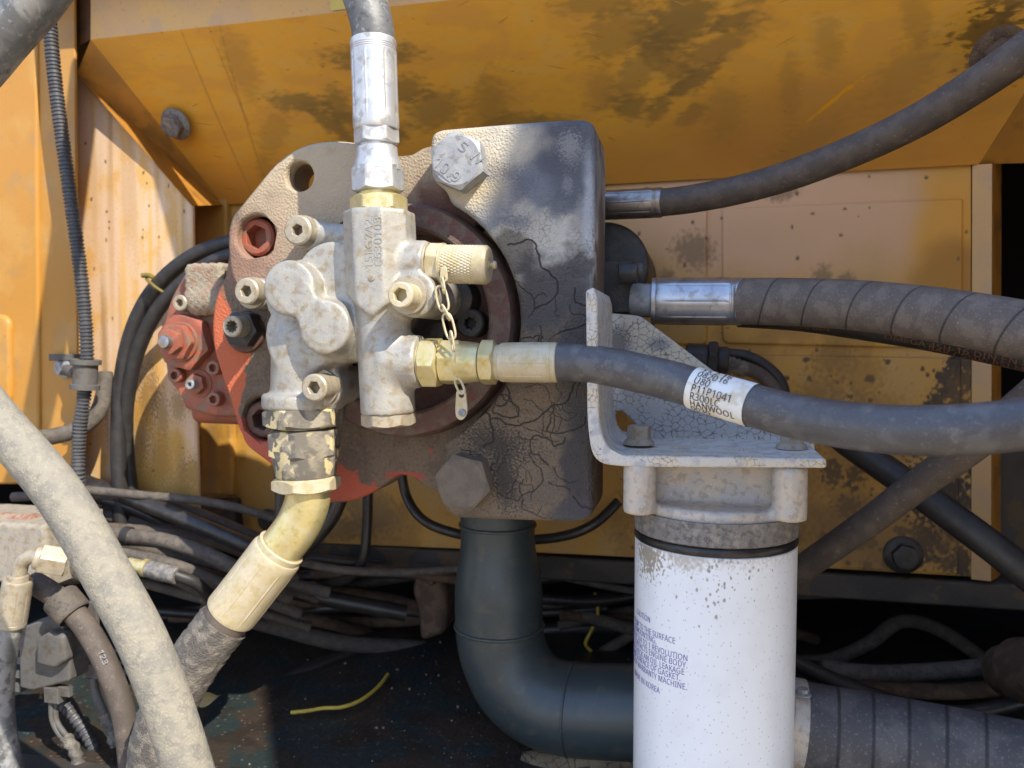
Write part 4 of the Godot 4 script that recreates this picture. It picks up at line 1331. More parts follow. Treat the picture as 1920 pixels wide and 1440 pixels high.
	for s in [[868, 310, 854, 300, 52, 0.12, 0], [878, 899, 869, 906, 52, 0.30, 1]]:
		var a := P(s[0], s[1], zf - 0.0004)
		var ri := q(s[4] * 0.905, a)
		var m: Material = gm
		if s[6] == 1:
			m = mat("muddy_bolt", {"tex": texs["mudp"], "rough": 0.8, "size": 0.05, "bump": texs["b_cast"], "relief": 0.3})
		var head := part(o, "hex_bolt", hexnut(a, a + ZV * 0.0145, ri, s[5], false, true), m, 25)
		if s[6] == 0:
			var c := a + ZV * 0.0146
			var rot := deg_to_rad(-38.0)
			var X := Vector3(cos(rot), sin(rot), 0)
			var Y := Vector3(-sin(rot), cos(rot), 0)
			part(head, "bolt_mark", letters("S W", q(19, c), 0.0007, func(v: Vector3) -> Vector3: return c + X * (v.x + q(16, c)) + Y * (v.y + q(28, c)) + ZV * v.z, HORIZONTAL_ALIGNMENT_CENTER, 1.3), gm, 20)
			part(head, "bolt_mark", letters("10.9", q(20, c), 0.0007, func(v: Vector3) -> Vector3: return c + X * (v.x - q(4, c)) + Y * (v.y - q(24, c)) + ZV * v.z, HORIZONTAL_ALIGNMENT_CENTER, 1.15), gm, 20)
			var bar := Mb.new()
			bar.append(box(Vector3(-q(26, c), -q(39, c), -0.0003), Vector3(q(16, c), -q(36, c), 0.0004), 0.0001))
			for i in bar.v.size():
				var v := bar.v[i]
				bar.v[i] = c + X * v.x + Y * v.y + ZV * v.z
			part(head, "bolt_mark", bar, gm, 20)

func build_filter() -> void:
	# gusset bracket
	var o := thing("filter_bracket", "pale grey gusset bracket with crackled paint holding the white filter", "bracket", P(1300, 780, 0.0))
	var m := mat("crackled_grey_paint", {})
	var zb := -0.033
	var zf := 0.05
	var g := rpoly([[1120, 585, 4], [1200, 592, 10], [1335, 694, 6], [1528, 832, 4], [1528, 850], [1120, 845]], zb)
	var hole := rpoly([[1152, 772, 8], [1166, 770, 8], [1214, 818, 6], [1158, 808, 14]], zb)
	var gr := bounds(g)
	var gb := nz("simplex", 0.012, 6, 111, 640, 512)
	var gs := nz("simplex", 0.2, 3, 112, 640, 512)
	var gim := paint(640, 512, C(178, 175, 168), [[gb, 0.4, 0.7, C(162, 162, 162), 0.8], [gs, 0.6, 0.85, C(200, 195, 184), 0.5], [gs, 0.4, 0.2, C(140, 138, 134), 0.4]])
	stain(gim, gr, zb, 1240, 650, 80, 60, 35, C(182, 172, 150), 0.85, gb, 0.8)
	stain(gim, gr, zb, 1330, 720, 80, 40, 38, C(184, 174, 152), 0.7, gb, 0.9)
	stain(gim, gr, zb, 1140, 720, 24, 140, 0, C(206, 206, 202), 0.9, gb, 0.6)
	stain(gim, gr, zb, 1190, 838, 120, 22, 0, C(206, 206, 202), 0.9, gb, 0.8)
	stain(gim, gr, zb, 1420, 838, 120, 16, 0, C(190, 190, 188), 0.8, gb, 0.8)
	stain(gim, gr, zb, 1160, 640, 20, 26, 0, C(70, 68, 68), 0.6, gs, 1.6)
	stain(gim, gr, zb, 1235, 645, 20, 12, 0, C(104, 106, 112), 0.7, gs, 1.5)
	stain(gim, gr, zb, 1260, 790, 150, 36, 0, C(150, 152, 156), 0.6, gb, 0.8)
	var gc := nz("crack", 0.062, 1, 113, 640, 512, 7.0)
	var gd := gim.get_data()
	var gh := PackedByteArray()
	gh.resize(640 * 512)
	for i in 640 * 512:
		var c := (1.0 - smoothstep(4.0, 26.0, gc[i])) * smoothstep(70, 130, gb[(i + 640 * 150) % (640 * 512)])
		for k in 3:
			gd[i * 3 + k] = int(gd[i * 3 + k] * (1.0 - 0.36 * c))
		gh[i] = int(clampf(150 + (gs[i] - 128) * 0.25 - c * 90, 0, 255))
	var gm := mat("gusset_paint", {"tex": tx("gusset_t", Image.create_from_data(640, 512, false, Image.FORMAT_RGB8, gd)), "rough": 0.75, "size": 0.0, "bump": tx("b_gusset", Image.create_from_data(640, 512, false, Image.FORMAT_L8, gh)), "relief": 0.5})
	part(o, "gusset_plate", plate(g, zb, zb - 0.006, 0.0015, gr, [hole], 0.01), gm)
	# L-shaped edge: upright leg and shelf, rounded where they meet
	var lp := rpoly([[1098, 545, 5], [1113, 538, 5], [1120, 560, 4], [1124, 812, 40], [1150, 853, 24], [1549, 860, 6], [1550, 878, 6], [1170, 876, 30], [1112, 868, 40], [1101, 800, 40]], zf)
	part(o, "bent_strap", plate(lp, zf, zb, 0.0015, bounds(lp), [], 0.01), m, 50)
	# bolts through the shelf
	for s in [[1198, 840, 0.012, 0], [1484, 846, 0.012, 1]]:
		var a := P(s[0], s[1] + 6, s[2])
		a.y = P(1340, 853, zf).y
		var up := Vector3.UP
		var K := q(1.0, a)
		part(o, "bolt_washer", spin(a, a + up * 0.0035, [[0.0, 29 * K], [0.6, 27 * K], [1.0, 22 * K], [1.0, 0.0]], 36), mat("dusty_aluminium", {}))
		part(o, "bolt_head", hexnut(a + up * 0.003, a + up * 0.0115, 20 * K, 0.3, false, true), mat("dusty_aluminium", {}), 25)
	# filter head
	var h := thing("filter_housing", "cast aluminium filter head under the gusset shelf, above the white canister", "filter head", P(1340, 960, 0.008))
	var c := P(1340, 980, 0.008)
	var K := q(1.0, c)
	var cx := c.x
	var yt := P(1340, 872, zf).y - 0.0005
	var y1 := P(1340, 972, 0.055).y
	var y2 := P(1340, 1030, 0.055).y
	var bl := P(1199, 960, 0.041)
	var br := P(1480, 960, 0.041)
	var field := func(p: Vector3) -> float:
		var d := d_cyl(p, Vector3(cx, y1 - 0.006, c.z), Vector3(cx, y1 + 0.003, c.z), 143 * K, 0.003)
		d = smin(d, d_box(p, Vector3(cx, (yt + y1) * 0.5, c.z - 0.004), Vector3(116 * K, (yt - y1) * 0.5 + 0.001, 0.024), 0.004), 0.006)
		for q0: Vector3 in [bl, br]:
			d = smin(d, d_cyl(p, Vector3(q0.x, y1 - 0.002, q0.z), Vector3(q0.x, yt, q0.z), 29 * K, 0.002), 0.004)
		return maxf(d, p.y - yt)
	part(h, "head_casting", nets(field, Vector3(cx - 175 * K, y1 - 0.018, -0.05), Vector3(cx + 175 * K, yt + 0.003, 0.066), 0.0017), mat("filter_head_casting", {}), 70)
	var yb := y1 - 0.003
	part(h, "seat_ring", spin(Vector3(cx, y2, c.z), Vector3(cx, yb, c.z), [[0.0, 0.0], [0.0, 144 * K], [0.08, 149 * K], [1.0, 150 * K], [1.0, 0.0]], 96), mat("filter_head_dark", {}))
	# canister
	var f := thing("oil_filter", "white spin-on oil filter canister with purple caution print", "oil filter", Vector3(cx, -0.4, c.z))
	var R := 147.5 * K
	var sk := nz("cell", 0.06, 1, 101, 1024, 512)
	var s2 := nz("simplex", 0.10, 3, 102, 1024, 512)
	var im := paint(1024, 512, C(228, 230, 232), [[sk, 0.06, 0.035, C(130, 126, 122), 0.6], [nz("simplex", 0.008, 5, 103, 1024, 512), 0.5, 0.8, C(220, 221, 222), 0.5]])
	var fm := mat("filter_paint", {"tex": tx("filter", im), "rough": 0.32, "size": 0.0, "uvs": Vector3(1, 1, 1), "coat": 0.3})
	# the front of the canister lies about u = angle / TAU; frame_of(UP) starts at +x and turns towards -z
	for i in 60:
		var u := fposmod(rng.randfn(0.74, 0.045), 1.0)
		blot(im, Vector2(u, absf(rng.randfn(0.0, 0.10))), Vector2(0.0016, 0.004) * rng.randf_range(0.5, 1.5), rng.randf_range(-0.6, 0.6), C(136, 130, 122), 0.8, s2, 1.4, 0.3)
	blot(im, Vector2(0.69, -0.01), Vector2(0.04, 0.045), 0.0, C(168, 156, 140), 0.6, s2, 1.6)
	blot(im, Vector2(0.60, 0.0), Vector2(0.04, 0.075), 0.0, C(150, 138, 120), 0.9, s2, 2.2, 0.15)
	blot(im, Vector2(0.75, -0.03), Vector2(0.15, 0.045), 0.0, C(170, 164, 154), 0.4, s2, 1.4)
	texs["filter"] = ImageTexture.create_from_image(im)
	fm.albedo_texture = texs["filter"]
	var yc := y2 - 0.0055
	var ye := yc - 0.19
	var can := Mb.new()
	var rows := []
	for t in [[yc + 0.003, 0.0], [yc + 0.003, R - 0.006], [yc + 0.002, R - 0.002], [yc, R], [ye + 0.004, R], [ye, R - 0.006], [ye, 0.0]]:
		rows.push_back(t)
	var ids := []
	for k in rows.size():
		var line := PackedInt32Array()
		for j in 129:
			var th := TAU * j / 128.0
			line.push_back(can.add(Vector3(cx + cos(th) * rows[k][1], rows[k][0], c.z - sin(th) * rows[k][1]), Vector2(j / 128.0, clampf((yc - rows[k][0]) / 0.19, 0, 1))))
		ids.push_back(line)
	for k in rows.size() - 1:
		for j in 128:
			can.quad(ids[k][j], ids[k][j + 1], ids[k + 1][j + 1], ids[k + 1][j])
	var body := part(f, "canister", can, fm)
	var ringp := PackedVector3Array()
	for i in 96:
		ringp.push_back(Vector3(cx + cos(TAU * i / 96.0) * (R - 0.0025), y2 - 0.0025, c.z - sin(TAU * i / 96.0) * (R - 0.0025)))
	part(f, "gasket", tube(ringp, 0.0032, 12, false, true), mat("gasket_black", {}), 60)
	part(f, "gasket_gap", cyl(Vector3(cx, yc - 0.001, c.z), Vector3(cx, y2 + 0.001, c.z), R - 0.004, 0.0005, 64), mat("deep_black", {}))
	# printed caution text, bent round the canister; each line begins out of sight at the left
	var toward := atan2(-(eye.z - c.z), eye.x - cx)   # angle of the side that faces the camera, in the canister's own turn
	var lines := [["CAUTION", 1219, 1183], ["FILM TO THE SURFACE", 1266, 1206], ["REMOUNTING.", 1231, 1219], ["ER BY 3/4 TO 1 REVOLUTION", 1290, 1233], ["GASKET CONTACTS ENGINE BODY.", 1290, 1246], ["AND CHECK AN OIL LEAKAGE", 1284, 1260], ["ROUND SURFACE OF GASKET.", 1277, 1273], ["WITHOUT OF WARRANTY MACHINE.", 1290, 1287], ["MADE IN KOREA", 1238, 1311]]
	for l in lines:
		var d := P(l[1], 1230, c.z) - eye
		# where the ray meets the canister
		var ex := eye.x - cx
		var ez := eye.z - c.z
		var qa := d.x * d.x + d.z * d.z
		var qb := 2.0 * (ex * d.x + ez * d.z)
		var qc := ex * ex + ez * ez - R * R
		var t := (-qb - sqrt(maxf(0.0, qb * qb - 4.0 * qa * qc))) / (2.0 * qa)
		var hit := eye + d * t
		var a0 := atan2(hit.z - c.z, hit.x - cx)
		var hgt := 9.5 * K if l[0] != "CAUTION" else 10.5 * K
		var hy := P(1290, l[2] - 3.0, c.z + R * 0.94).y
		var wrap := func(v: Vector3) -> Vector3:
			var an: float = a0 - v.x / R
			return Vector3(cx + cos(an) * (R + 0.00012 + v.z), hy + v.y - hgt * 0.4, c.z + sin(an) * (R + 0.00012 + v.z))
		part(body, "caution_print", letters(l[0], hgt, 0.00005, wrap, HORIZONTAL_ALIGNMENT_RIGHT, 0.86), mat("ink_purple", {}), 20)
	var _t := toward

# ---------------------------------------------------------------- hoses
func hose_thing(called: String, label: String, category: String, pts: Array, group := "") -> Node3D:
	var m: Array = pts[0]
	return thing(called, label, category, P(m[0], m[1], m[2]), group)

func cover(o: Node3D, pts: Array, r: float, m: Material, called := "rubber_cover", seg := 36) -> PackedVector3Array:
	var path := resample(px_path(pts, 12), maxf(r * 0.35, 0.003))
	part(o, called, tube(path, r, seg), m, 60)
	return path

# crimped ferrule with its pressed flats
func ferrule(o: Node3D, A: Vector3, B: Vector3, r: float, m: Material, rings_at := 3) -> void:
	var L := A.distance_to(B)
	var rows := []
	var n := 96
	var ts := [[0.0, 0.6], [0.0, 0.95], [0.01, 0.985], [0.03, 1.0], [0.07, 1.0]]
	for i in rings_at:
		ts.append_array([[0.08 + i * 0.022, 1.0], [0.085 + i * 0.022, 0.985], [0.095 + i * 0.022, 0.985], [0.10 + i * 0.022, 1.0]])
	ts.append_array([[0.2, 0.99], [0.5, 0.985], [0.8, 0.99], [0.9, 1.0], [0.96, 0.99], [0.99, 0.95], [1.0, 0.90], [1.0, 0.5]])
	for t in ts:
		var line := []
		for j in n:
			var w := absf(fposmod(j / 12.0, 1.0) - 0.5) * 2.0
			var rr: float = t[1] * r
			if t[0] > 0.15 and t[0] < 0.88:
				rr += r * 0.02 * (smoothstep(0.82, 1.0, w) - 0.4 * smoothstep(0.7, 0.82, w) * (1.0 - smoothstep(0.82, 0.9, w)))
			line.push_back(Vector2(rr, t[0] * L))
		rows.push_back(line)
	part(o, "ferrule", rings(A, B - A, rows), m, 24)

func build_front_hoses() -> void:
	# 1: hose that comes down into the top of the gear pump
	var z := 0.042
	var o := thing("supply_hose", "grey hose with long silver ferrule and swivel nuts coming down into the gear pump's top", "hose", P(710, 395, z))
	var a := P(710, 399, z)
	var K := q(1.0, a)
	var ax := func(y: float) -> Vector3: return P(700 + (y - 80) * 0.034, y, z)
	var zinc := mat("yellow_zinc", {})
	var silver := mat("ferrule_steel", {})
	part(o, "adapter_hex", hexnut(ax.call(400), ax.call(368), 47 * K, 0.35), zinc, 25)
	part(o, "adapter_neck", cyl(ax.call(370), ax.call(358), 36 * K, 0.0006), zinc)
	# swivel nut: hex below, round shoulder above
	part(o, "swivel_nut", hexnut(ax.call(361), ax.call(312), 43 * K, 0.42, true, true), silver, 25)
	part(o, "nut_shoulder", spin(ax.call(322), ax.call(276), [[0.0, 44 * K], [0.3, 43 * K], [0.55, 39 * K], [0.95, 38 * K], [1.0, 35 * K], [1.0, 20 * K]], 56), silver)
	part(o, "stem", cyl(ax.call(280), ax.call(266), 33 * K, 0.0005), silver)
	part(o, "hose_hex", hexnut(ax.call(272), ax.call(241), 37 * K, 0.30), silver, 25)
	ferrule(o, ax.call(76), ax.call(246), 43 * K, silver)
	cover(o, [[701, 92, z], [698, 50, z], [686, 5, z], [664, -50, z - 0.004], [630, -120, z - 0.01], [560, -240, z - 0.02], [440, -400, z - 0.04], [280, -560, z - 0.06]], 39.5 * K, mat("rubber_silver", {}))

	# 2: hose that leaves the pump to the right, with its paper label
	o = thing("outlet_hose", "bluish grey hose with paper label running right from the gear pump's yellow nuts", "hose", P(800, 680, 0.044))
	var z2 := 0.044
	var b := P(860, 680, z2)
	K = q(1.0, b)
	var bx := func(x: float) -> Vector3: return P(x, 679.5, z2)
	part(o, "seal_ring", cyl(bx.call(786), bx.call(796), 41 * K, 0.0008), zinc)
	part(o, "adapter_hex", hexnut(bx.call(793), bx.call(828), 43.5 * K, 0.62), zinc, 25)
	part(o, "adapter_neck", cyl(bx.call(824), bx.call(836), 36 * K, 0.0005), zinc)
	part(o, "swivel_nut", hexnut(bx.call(829), bx.call(868), 38.5 * K, 0.32, true, true), zinc, 25)
	part(o, "nut_shoulder", spin(bx.call(860), bx.call(901), [[0.0, 40.5 * K], [0.35, 39.5 * K], [0.9, 36.5 * K], [1.0, 34 * K], [1.0, 20 * K]], 56), zinc)
	part(o, "hose_hex", hexnut(bx.call(903), bx.call(931), 38 * K, 0.25), zinc, 25)
	part(o, "stem", cyl(bx.call(928), bx.call(945), 33 * K, 0.0006), mat("dusty_zinc", {}))
	ferrule(o, bx.call(1046), bx.call(938), 36.5 * K, mat("dusty_zinc", {}), 1)
	var pts := [[1036, 679.5, z2], [1080, 680, z2 + 0.001], [1150, 689, z2 + 0.005], [1250, 712, z2 + 0.014], [1360, 745, z2 + 0.028], [1500, 783, z2 + 0.050], [1650, 804, z2 + 0.075], [1790, 806, z2 + 0.088], [1920, 795, z2 + 0.092], [2060, 770, z2 + 0.09], [2300, 690, z2 + 0.07], [2600, 560, z2 + 0.03]]
	var path := cover(o, pts, 34.5 * K, mat("rubber_grey", {}))
	# the label: a wrapped sleeve between two places of the path
	var i0 := at_px(path, 1301)
	var i1 := at_px(path, 1412)
	var lab := path.slice(i0, i1 + 1)
	var rl := 34.5 * K + 0.0004
	var label := part(o, "paper_label", tube(lab, rl, 48, false), mat("paper", {}), 60)
	var mid := lab[lab.size() / 2]
	var T := (lab[lab.size() - 1] - lab[0]).normalized()
	var D := (eye - mid)
	D = (D - T * D.dot(T)).normalized()
	var S := T.cross(D) * -1.0
	if S.y < 0:
		S = -S
	var start := lab[0] + T * (q(14, mid))
	var row := 0
	for txt in ["15 2 16", "082016", "U80", "P11P1041", "R300LC", "HANWOOL", "0030"]:
		var up := (3.35 - row) * q(15.5, mid) * 1.02 - q(6, mid)
		var bend := func(v: Vector3) -> Vector3:
			var an: float = (v.y + up) / rl
			return start + T * v.x + (D * cos(an) + S * sin(an)) * (rl + 0.0001 + v.z)
		part(label, "label_print", letters(txt, q(14.5, mid), 0.00005, bend, HORIZONTAL_ALIGNMENT_LEFT, 0.95), mat("ink_dark", {}), 20)
		row += 1

	# 3: hose that leaves the pump downward through an elbow
	o = thing("suction_hose", "thick hose on a brass-coloured elbow below the gear pump, dusty ferrule, fabric sleeve", "hose", P(572, 780, 0.03))
	var z3 := 0.03
	var c := P(572, 780, z3)
	K = q(1.0, c)
	var cx := func(y: float) -> Vector3: return P(569 + (y - 760) * 0.04, y, z3)
	var muddy := mat("muddy_zinc", {})
	part(o, "adapter_hex", hexnut(cx.call(762), cx.call(800), 66 * K, 0.45), muddy, 25)
	part(o, "adapter_neck", cyl(cx.call(796), cx.call(812), 48 * K, 0.001), mat("yellow_zinc", {}))
	part(o, "swivel_nut", hexnut(cx.call(803), cx.call(856), 60 * K, 0.30, true, true), muddy, 25)
	part(o, "nut_shoulder", spin(cx.call(840), cx.call(894), [[0.0, 63.5 * K], [0.25, 62 * K], [0.5, 59.5 * K], [0.9, 56 * K], [1.0, 52 * K], [1.0, 30 * K]], 56), muddy)
	part(o, "hose_hex", hexnut(cx.call(893), cx.call(919), 57 * K, 0.42), mat("dusty_zinc", {}), 25)
	var el := [[577, 910, z3], [577, 935, z3], [568, 965, z3], [550, 998, z3 + 0.001], [520, 1036, z3 + 0.002], [505, 1054, z3 + 0.003]]
	part(o, "elbow", tube(resample(px_path(el, 10), 0.003), 42 * K, 44), mat("yellow_zinc", {}), 60)
	var f0 := P(528, 1026, z3 + 0.002)
	var f1 := P(432, 1150, z3 + 0.006)
	var fd := (f1 - f0).normalized()
	part(o, "elbow_collar", spin(f0 - fd * 2 * K, f0 + fd * 16 * K, [[0.0, 42 * K], [0.1, 47 * K], [0.8, 47 * K], [0.9, 45 * K], [1.0, 45 * K]], 56), mat("dusty_zinc", {}))
	ferrule(o, f1, f0 + fd * 10 * K, 51 * K, mat("dusty_zinc", {}), 0)
	var hp := [[442, 1138, z3 + 0.006], [405, 1184, z3 + 0.010], [355, 1255, z3 + 0.016], [308, 1345, z3 + 0.02], [288, 1440, z3 + 0.02], [285, 1560, z3 + 0.016], [320, 1760, z3], [420, 2000, z3 - 0.03]]
	cover(o, hp, 46 * K, mat("rubber_brown", {}))
	var sp := resample(px_path([[420, 1166, z3 + 0.008], [395, 1198, z3 + 0.011], [355, 1255, z3 + 0.016], [308, 1345, z3 + 0.02], [288, 1440, z3 + 0.02], [285, 1560, z3 + 0.016], [312, 1720, z3 + 0.004]], 12), 0.0022)
	var n1 := FastNoiseLite.new()
	n1.seed = 5
	n1.frequency = 0.5
	var sleeve_r := func(s: float, th: float) -> float: return 49.5 * K + 0.0011 * n1.get_noise_2d(s * 500.0, cos(th) * 9.0) + 0.0006 * n1.get_noise_3d(s * 1600.0, cos(th) * 22.0, sin(th) * 22.0)
	part(o, "fabric_sleeve", tube(sp, sleeve_r, 60), mat("fabric_sleeve", {}), 60)

	# 4: thick dusty hose right before the camera
	var pf := [[-620, 330, 0.05], [-420, 430, 0.09], [-240, 550, 0.13], [-90, 690, 0.155], [0, 795, 0.16], [110, 925, 0.165], [205, 1085, 0.168], [282, 1235, 0.17], [352, 1440, 0.17], [392, 1600, 0.165], [440, 1850, 0.15], [460, 2150, 0.12]]
	o = hose_thing("dusty_hose", "thick tan dust-covered hose crossing the lower left foreground", "hose", pf)
	cover(o, pf, 0.0114, mat("rubber_dusty", {}), "rubber_cover", 44)
	# 5: another at the upper left corner
	var pg := [[-700, 560, 0.0], [-480, 500, 0.06], [-280, 370, 0.11], [-120, 215, 0.14], [-40, 130, 0.14], [0, 82, 0.14], [40, 36, 0.14], [80, -12, 0.14], [130, -90, 0.14], [210, -260, 0.13], [260, -480, 0.10], [290, -760, 0.05]]
	o = hose_thing("corner_hose", "grey scuffed hose cutting across the upper left corner", "hose", pg)
	cover(o, pg, 0.0122, mat("rubber_silver", {}))

# the first place of a path that lies right of a column of the photograph
func at_px(path: PackedVector3Array, x: float) -> int:
	for i in path.size():
		var s := look.inverse() * (path[i] - eye)
		if 960.0 - s.x / s.z * FOCAL > x:
			return i
	return path.size() - 1

func nearest(path: PackedVector3Array, p: Vector3) -> int:
	var best := 0
	for i in path.size():
		if path[i].distance_squared_to(p) < path[best].distance_squared_to(p):
			best = i
	return best

func build_right_hoses() -> void:
	# thin hose climbing to the upper right
	var zf := -0.06
	var pts := [[1225, 381, zf], [1290, 374, zf + 0.004], [1380, 357, zf + 0.014], [1480, 329, zf + 0.03], [1600, 283, zf + 0.052], [1720, 226, zf + 0.075], [1840, 153, zf + 0.098], [1960, 68, zf + 0.115], [2080, -30, zf + 0.125], [2300, -230, zf + 0.12], [2560, -480, zf + 0.09]]
	var o := hose_thing("upper_hose", "dark brown hose with steel ferrule rising to the upper right corner", "hose", pts)
	var K := q(1.0, P(1200, 383, zf))
	cover(o, pts, 25.5 * K, mat("rubber_weave_brown", {"tex": texs["rubb"], "col": C(226, 220, 216), "rough": 0.6, "size": 0.0, "uvs": Vector3(1, 1, 1), "bump": texs["weave"], "relief": 0.2}))
	ferrule(o, P(1242, 379.5, zf), P(1128, 385, zf - 0.004), 28 * K, mat("worn_chrome", {}), 3)

	# wrapped pressure hose
	var zg := -0.05
	var p2 := [[1380, 565, zg], [1480, 566, zg + 0.010], [1600, 572, zg + 0.028], [1720, 585, zg + 0.05], [1840, 604, zg + 0.072], [1960, 628, zg + 0.09], [2080, 660, zg + 0.1], [2300, 730, zg + 0.1], [2600, 840, zg + 0.07]]
	o = hose_thing("pressure_hose", "fat spiral-marked brown hose with bright silver ferrule, right of the mounting plate", "hose", p2)
	K = q(1.0, P(1310, 564, zg))
	var wm := wrapped("rubber_spiral", C(94, 83, 74), C(114, 101, 90), true, 3)
	wm.uv1_scale = Vector3(1.0, TAU * 43.0 * K / (0.0285 * 3.0), 1.0)
	cover(o, p2, 43.0 * K, wm, "rubber_cover", 48)
	var fa := P(1393, 565, zg)
	var fb := P(1230, 565, zg - 0.004)
	ferrule(o, fa, fb, 44.5 * K, mat("bright_steel", {}), 3)
	part(o, "ferrule_lip", cyl(P(1231, 565, zg - 0.004), P(1222, 565, zg - 0.004), 45 * K, 0.0006), mat("bright_steel", {}))
	part(o, "neck", cyl(P(1226, 564, zg - 0.004), P(1185, 562, zg - 0.006), 32 * K, 0.001), mat("bolt_grey", {}))
	# port flange on the far side of the plate, where the hose is fastened
	var q0 := thing("port_flange", "oily black port block and round flange half hidden behind the mounting plate's right edge", "flange", P(1150, 520, -0.08))
	part(q0, "flange_disc", zcyl(1132, 500, -0.075, -0.19, 84, 0.003, 64), mat("oily_black", {}))
	part(q0, "port_block", box(P(1120, 588, -0.05) - ZV * 0.03, P(1187, 488, -0.05) + ZV * 0.0, 0.002), mat("oily_black", {}))
	part(q0, "block_bolt", cyl(P(1160, 508, -0.04), P(1206, 508, -0.04), q(15, P(1180, 508, -0.04)), 0.001), mat("plug_grey", {"tex": texs["steel"], "col": C(110, 108, 110), "rough": 0.5, "metal": 0.4, "size": 0.05}))
	part(q0, "block_bolt", cyl(P(1160, 512, -0.03), P(1196, 512, -0.03), q(20, P(1180, 508, -0.03)), 0.001), mat("oily_black", {}))

	# printed hose below it
	var zh := -0.085
	var p3 := [[1385, 585, zh], [1500, 592, zh + 0.006], [1620, 608, zh + 0.016], [1750, 628, zh + 0.03], [1860, 650, zh + 0.044], [1960, 672, zh + 0.056], [2080, 704, zh + 0.066], [2300, 780, zh + 0.07], [2600, 900, zh + 0.05]]
	o = hose_thing("printed_hose", "black hose with faded orange print just under the fat spiral-marked hose", "hose", p3)
	var pr := 30.0 * K
	var pp := cover(o, p3, pr, mat("rubber_black", {}))
	for l in [["OMEGA 4SH-16 DIN EN 856 4SH", 1672, 632, 8.5], ["BAR / 5500 PSI MSHA", 1762, 658, 8.5], ["OMEGA 4SH-16 DIN", 1405, 606, 7.0]]:
		var w := P(l[1], l[2], zh + 0.03)
		var n := 0
		for i in pp.size():
			var scr := look.inverse() * (pp[i] - eye)
			if 960.0 + scr.x / -scr.z * FOCAL < l[1]:
				n = i
		var at := pp[n]
		var T := (pp[mini(n + 20, pp.size() - 1)] - at).normalized()
		var D := eye - at
		D = (D - T * D.dot(T)).normalized()
		var S := D.cross(T)
		if S.y < 0:
			S = -S
		var h: float = q(l[3] * 1.3, at)
		var low: float = -0.9 if l[2] > 650 else -0.55
		var bend := func(v: Vector3) -> Vector3:
			var an: float = low + v.y / pr
			return at + T * v.x + (D * cos(an) + S * sin(an)) * (pr + 0.0003 + v.z)
		part(o, "hose_print", letters(l[0], h, 0.00005, bend, HORIZONTAL_ALIGNMENT_LEFT, 1.35), mat("ink_orange", {}), 20)
		var _w := w

	# two hoses that cross under the outlet hose
	var p4 := [[1480, 1085, -0.10], [1520, 1055, -0.09], [1620, 985, -0.06], [1720, 910, -0.03], [1810, 845, 0.0], [1900, 775, 0.03], [1990, 700, 0.055], [2160, 560, 0.08], [2360, 380, 0.08]]
	o = hose_thing("crossing_hose", "grey hose slanting up to the right, crossing in front of a darker one", "hose", p4)
	cover(o, p4, 0.0094, mat("rubber_brown", {}))
	var p5 := [[1540, 790, -0.15], [1590, 830, -0.14], [1680, 893, -0.12], [1780, 965, -0.10], [1880, 1040, -0.085], [1980, 1120, -0.08], [2160, 1260, -0.08], [2360, 1420, -0.09]]
	o = hose_thing("crossing_hose", "black hose slanting down to the right behind the grey crossing hose", "hose", p5)
	cover(o, p5, 0.0105, mat("rubber_black", {}))
	# fat rubber hose in the lower right corner with its clamp
	var p6 := [[1440, 1350, -0.03], [1500, 1362, -0.03], [1640, 1388, -0.025], [1800, 1420, -0.015], [2000, 1465, 0.0], [2300, 1540, 0.02], [2600, 1640, 0.03]]
	o = hose_thing("air_hose", "very fat dark cloth-wrapped hose with a metal band in the lower right corner", "hose", p6)
	var wm2 := wrapped("rubber_banded", C(70, 68, 70), C(92, 89, 88), false, 8)
	wm2.uv1_scale = Vector3(1.0, TAU * 0.028 / (0.0205 * 8.0), 1.0)
	cover(o, p6, 0.028, wm2, "rubber_cover", 64)
	var band := resample(px_path([[1476, 1357, -0.03], [1503, 1362.5, -0.03]], 4), 0.003)
	part(o, "clamp_band", tube(band, 0.0292, 72), mat("filter_head_casting", {}), 60)
	var sb := P(1505, 1302, -0.015)
	flange_screw(o, sb, Vector3.UP, 0.0036, mat("bolt_grey", {}))

	# sensor plug with its cables
	var zs := -0.15
	o = thing("sensor_plug", "black sensor plug with two bent cables behind the gusset's slope", "plug", P(1340, 680, zs))
	K = q(1.0, P(1340, 680, zs))
	var pb := mat("plastic_black", {})
	part(o, "plug_body", cyl(P(1285, 672, zs), P(1328, 674, zs), 29 * K, 0.002), pb)
	part(o, "plug_collar", hexnut(P(1326, 674, zs), P(1346, 675, zs), 31 * K, 0.2), pb)
	part(o, "plug_body", cyl(P(1344, 675, zs), P(1366, 676, zs), 26 * K, 0.002), pb)
	part(o, "cable", tube(resample(px_path([[1360, 684, zs], [1395, 690, zs], [1430, 706, zs], [1455, 735, zs], [1462, 770, zs]], 8), 0.002), 13 * K, 16), mat("rubber_brown", {}), 60)
	part(o, "cable", tube(resample(px_path([[1362, 664, zs - 0.01], [1400, 668, zs - 0.01], [1440, 690, zs - 0.01], [1466, 722, zs - 0.01], [1474, 770, zs - 0.01]], 8), 0.002), 11 * K, 16), pb, 60)
	part(o, "cable_boot", tube(resample(px_path([[1358, 682, zs + 0.001], [1382, 688, zs + 0.001], [1402, 694, zs + 0.001]], 6), 0.002), func(s: float, th: float) -> float: return (17.0 - s * 180.0) * K + 0.0006 * sin(s * 1400.0) + 0.0 * th, 18), mat("fabric_sleeve", {}), 60)

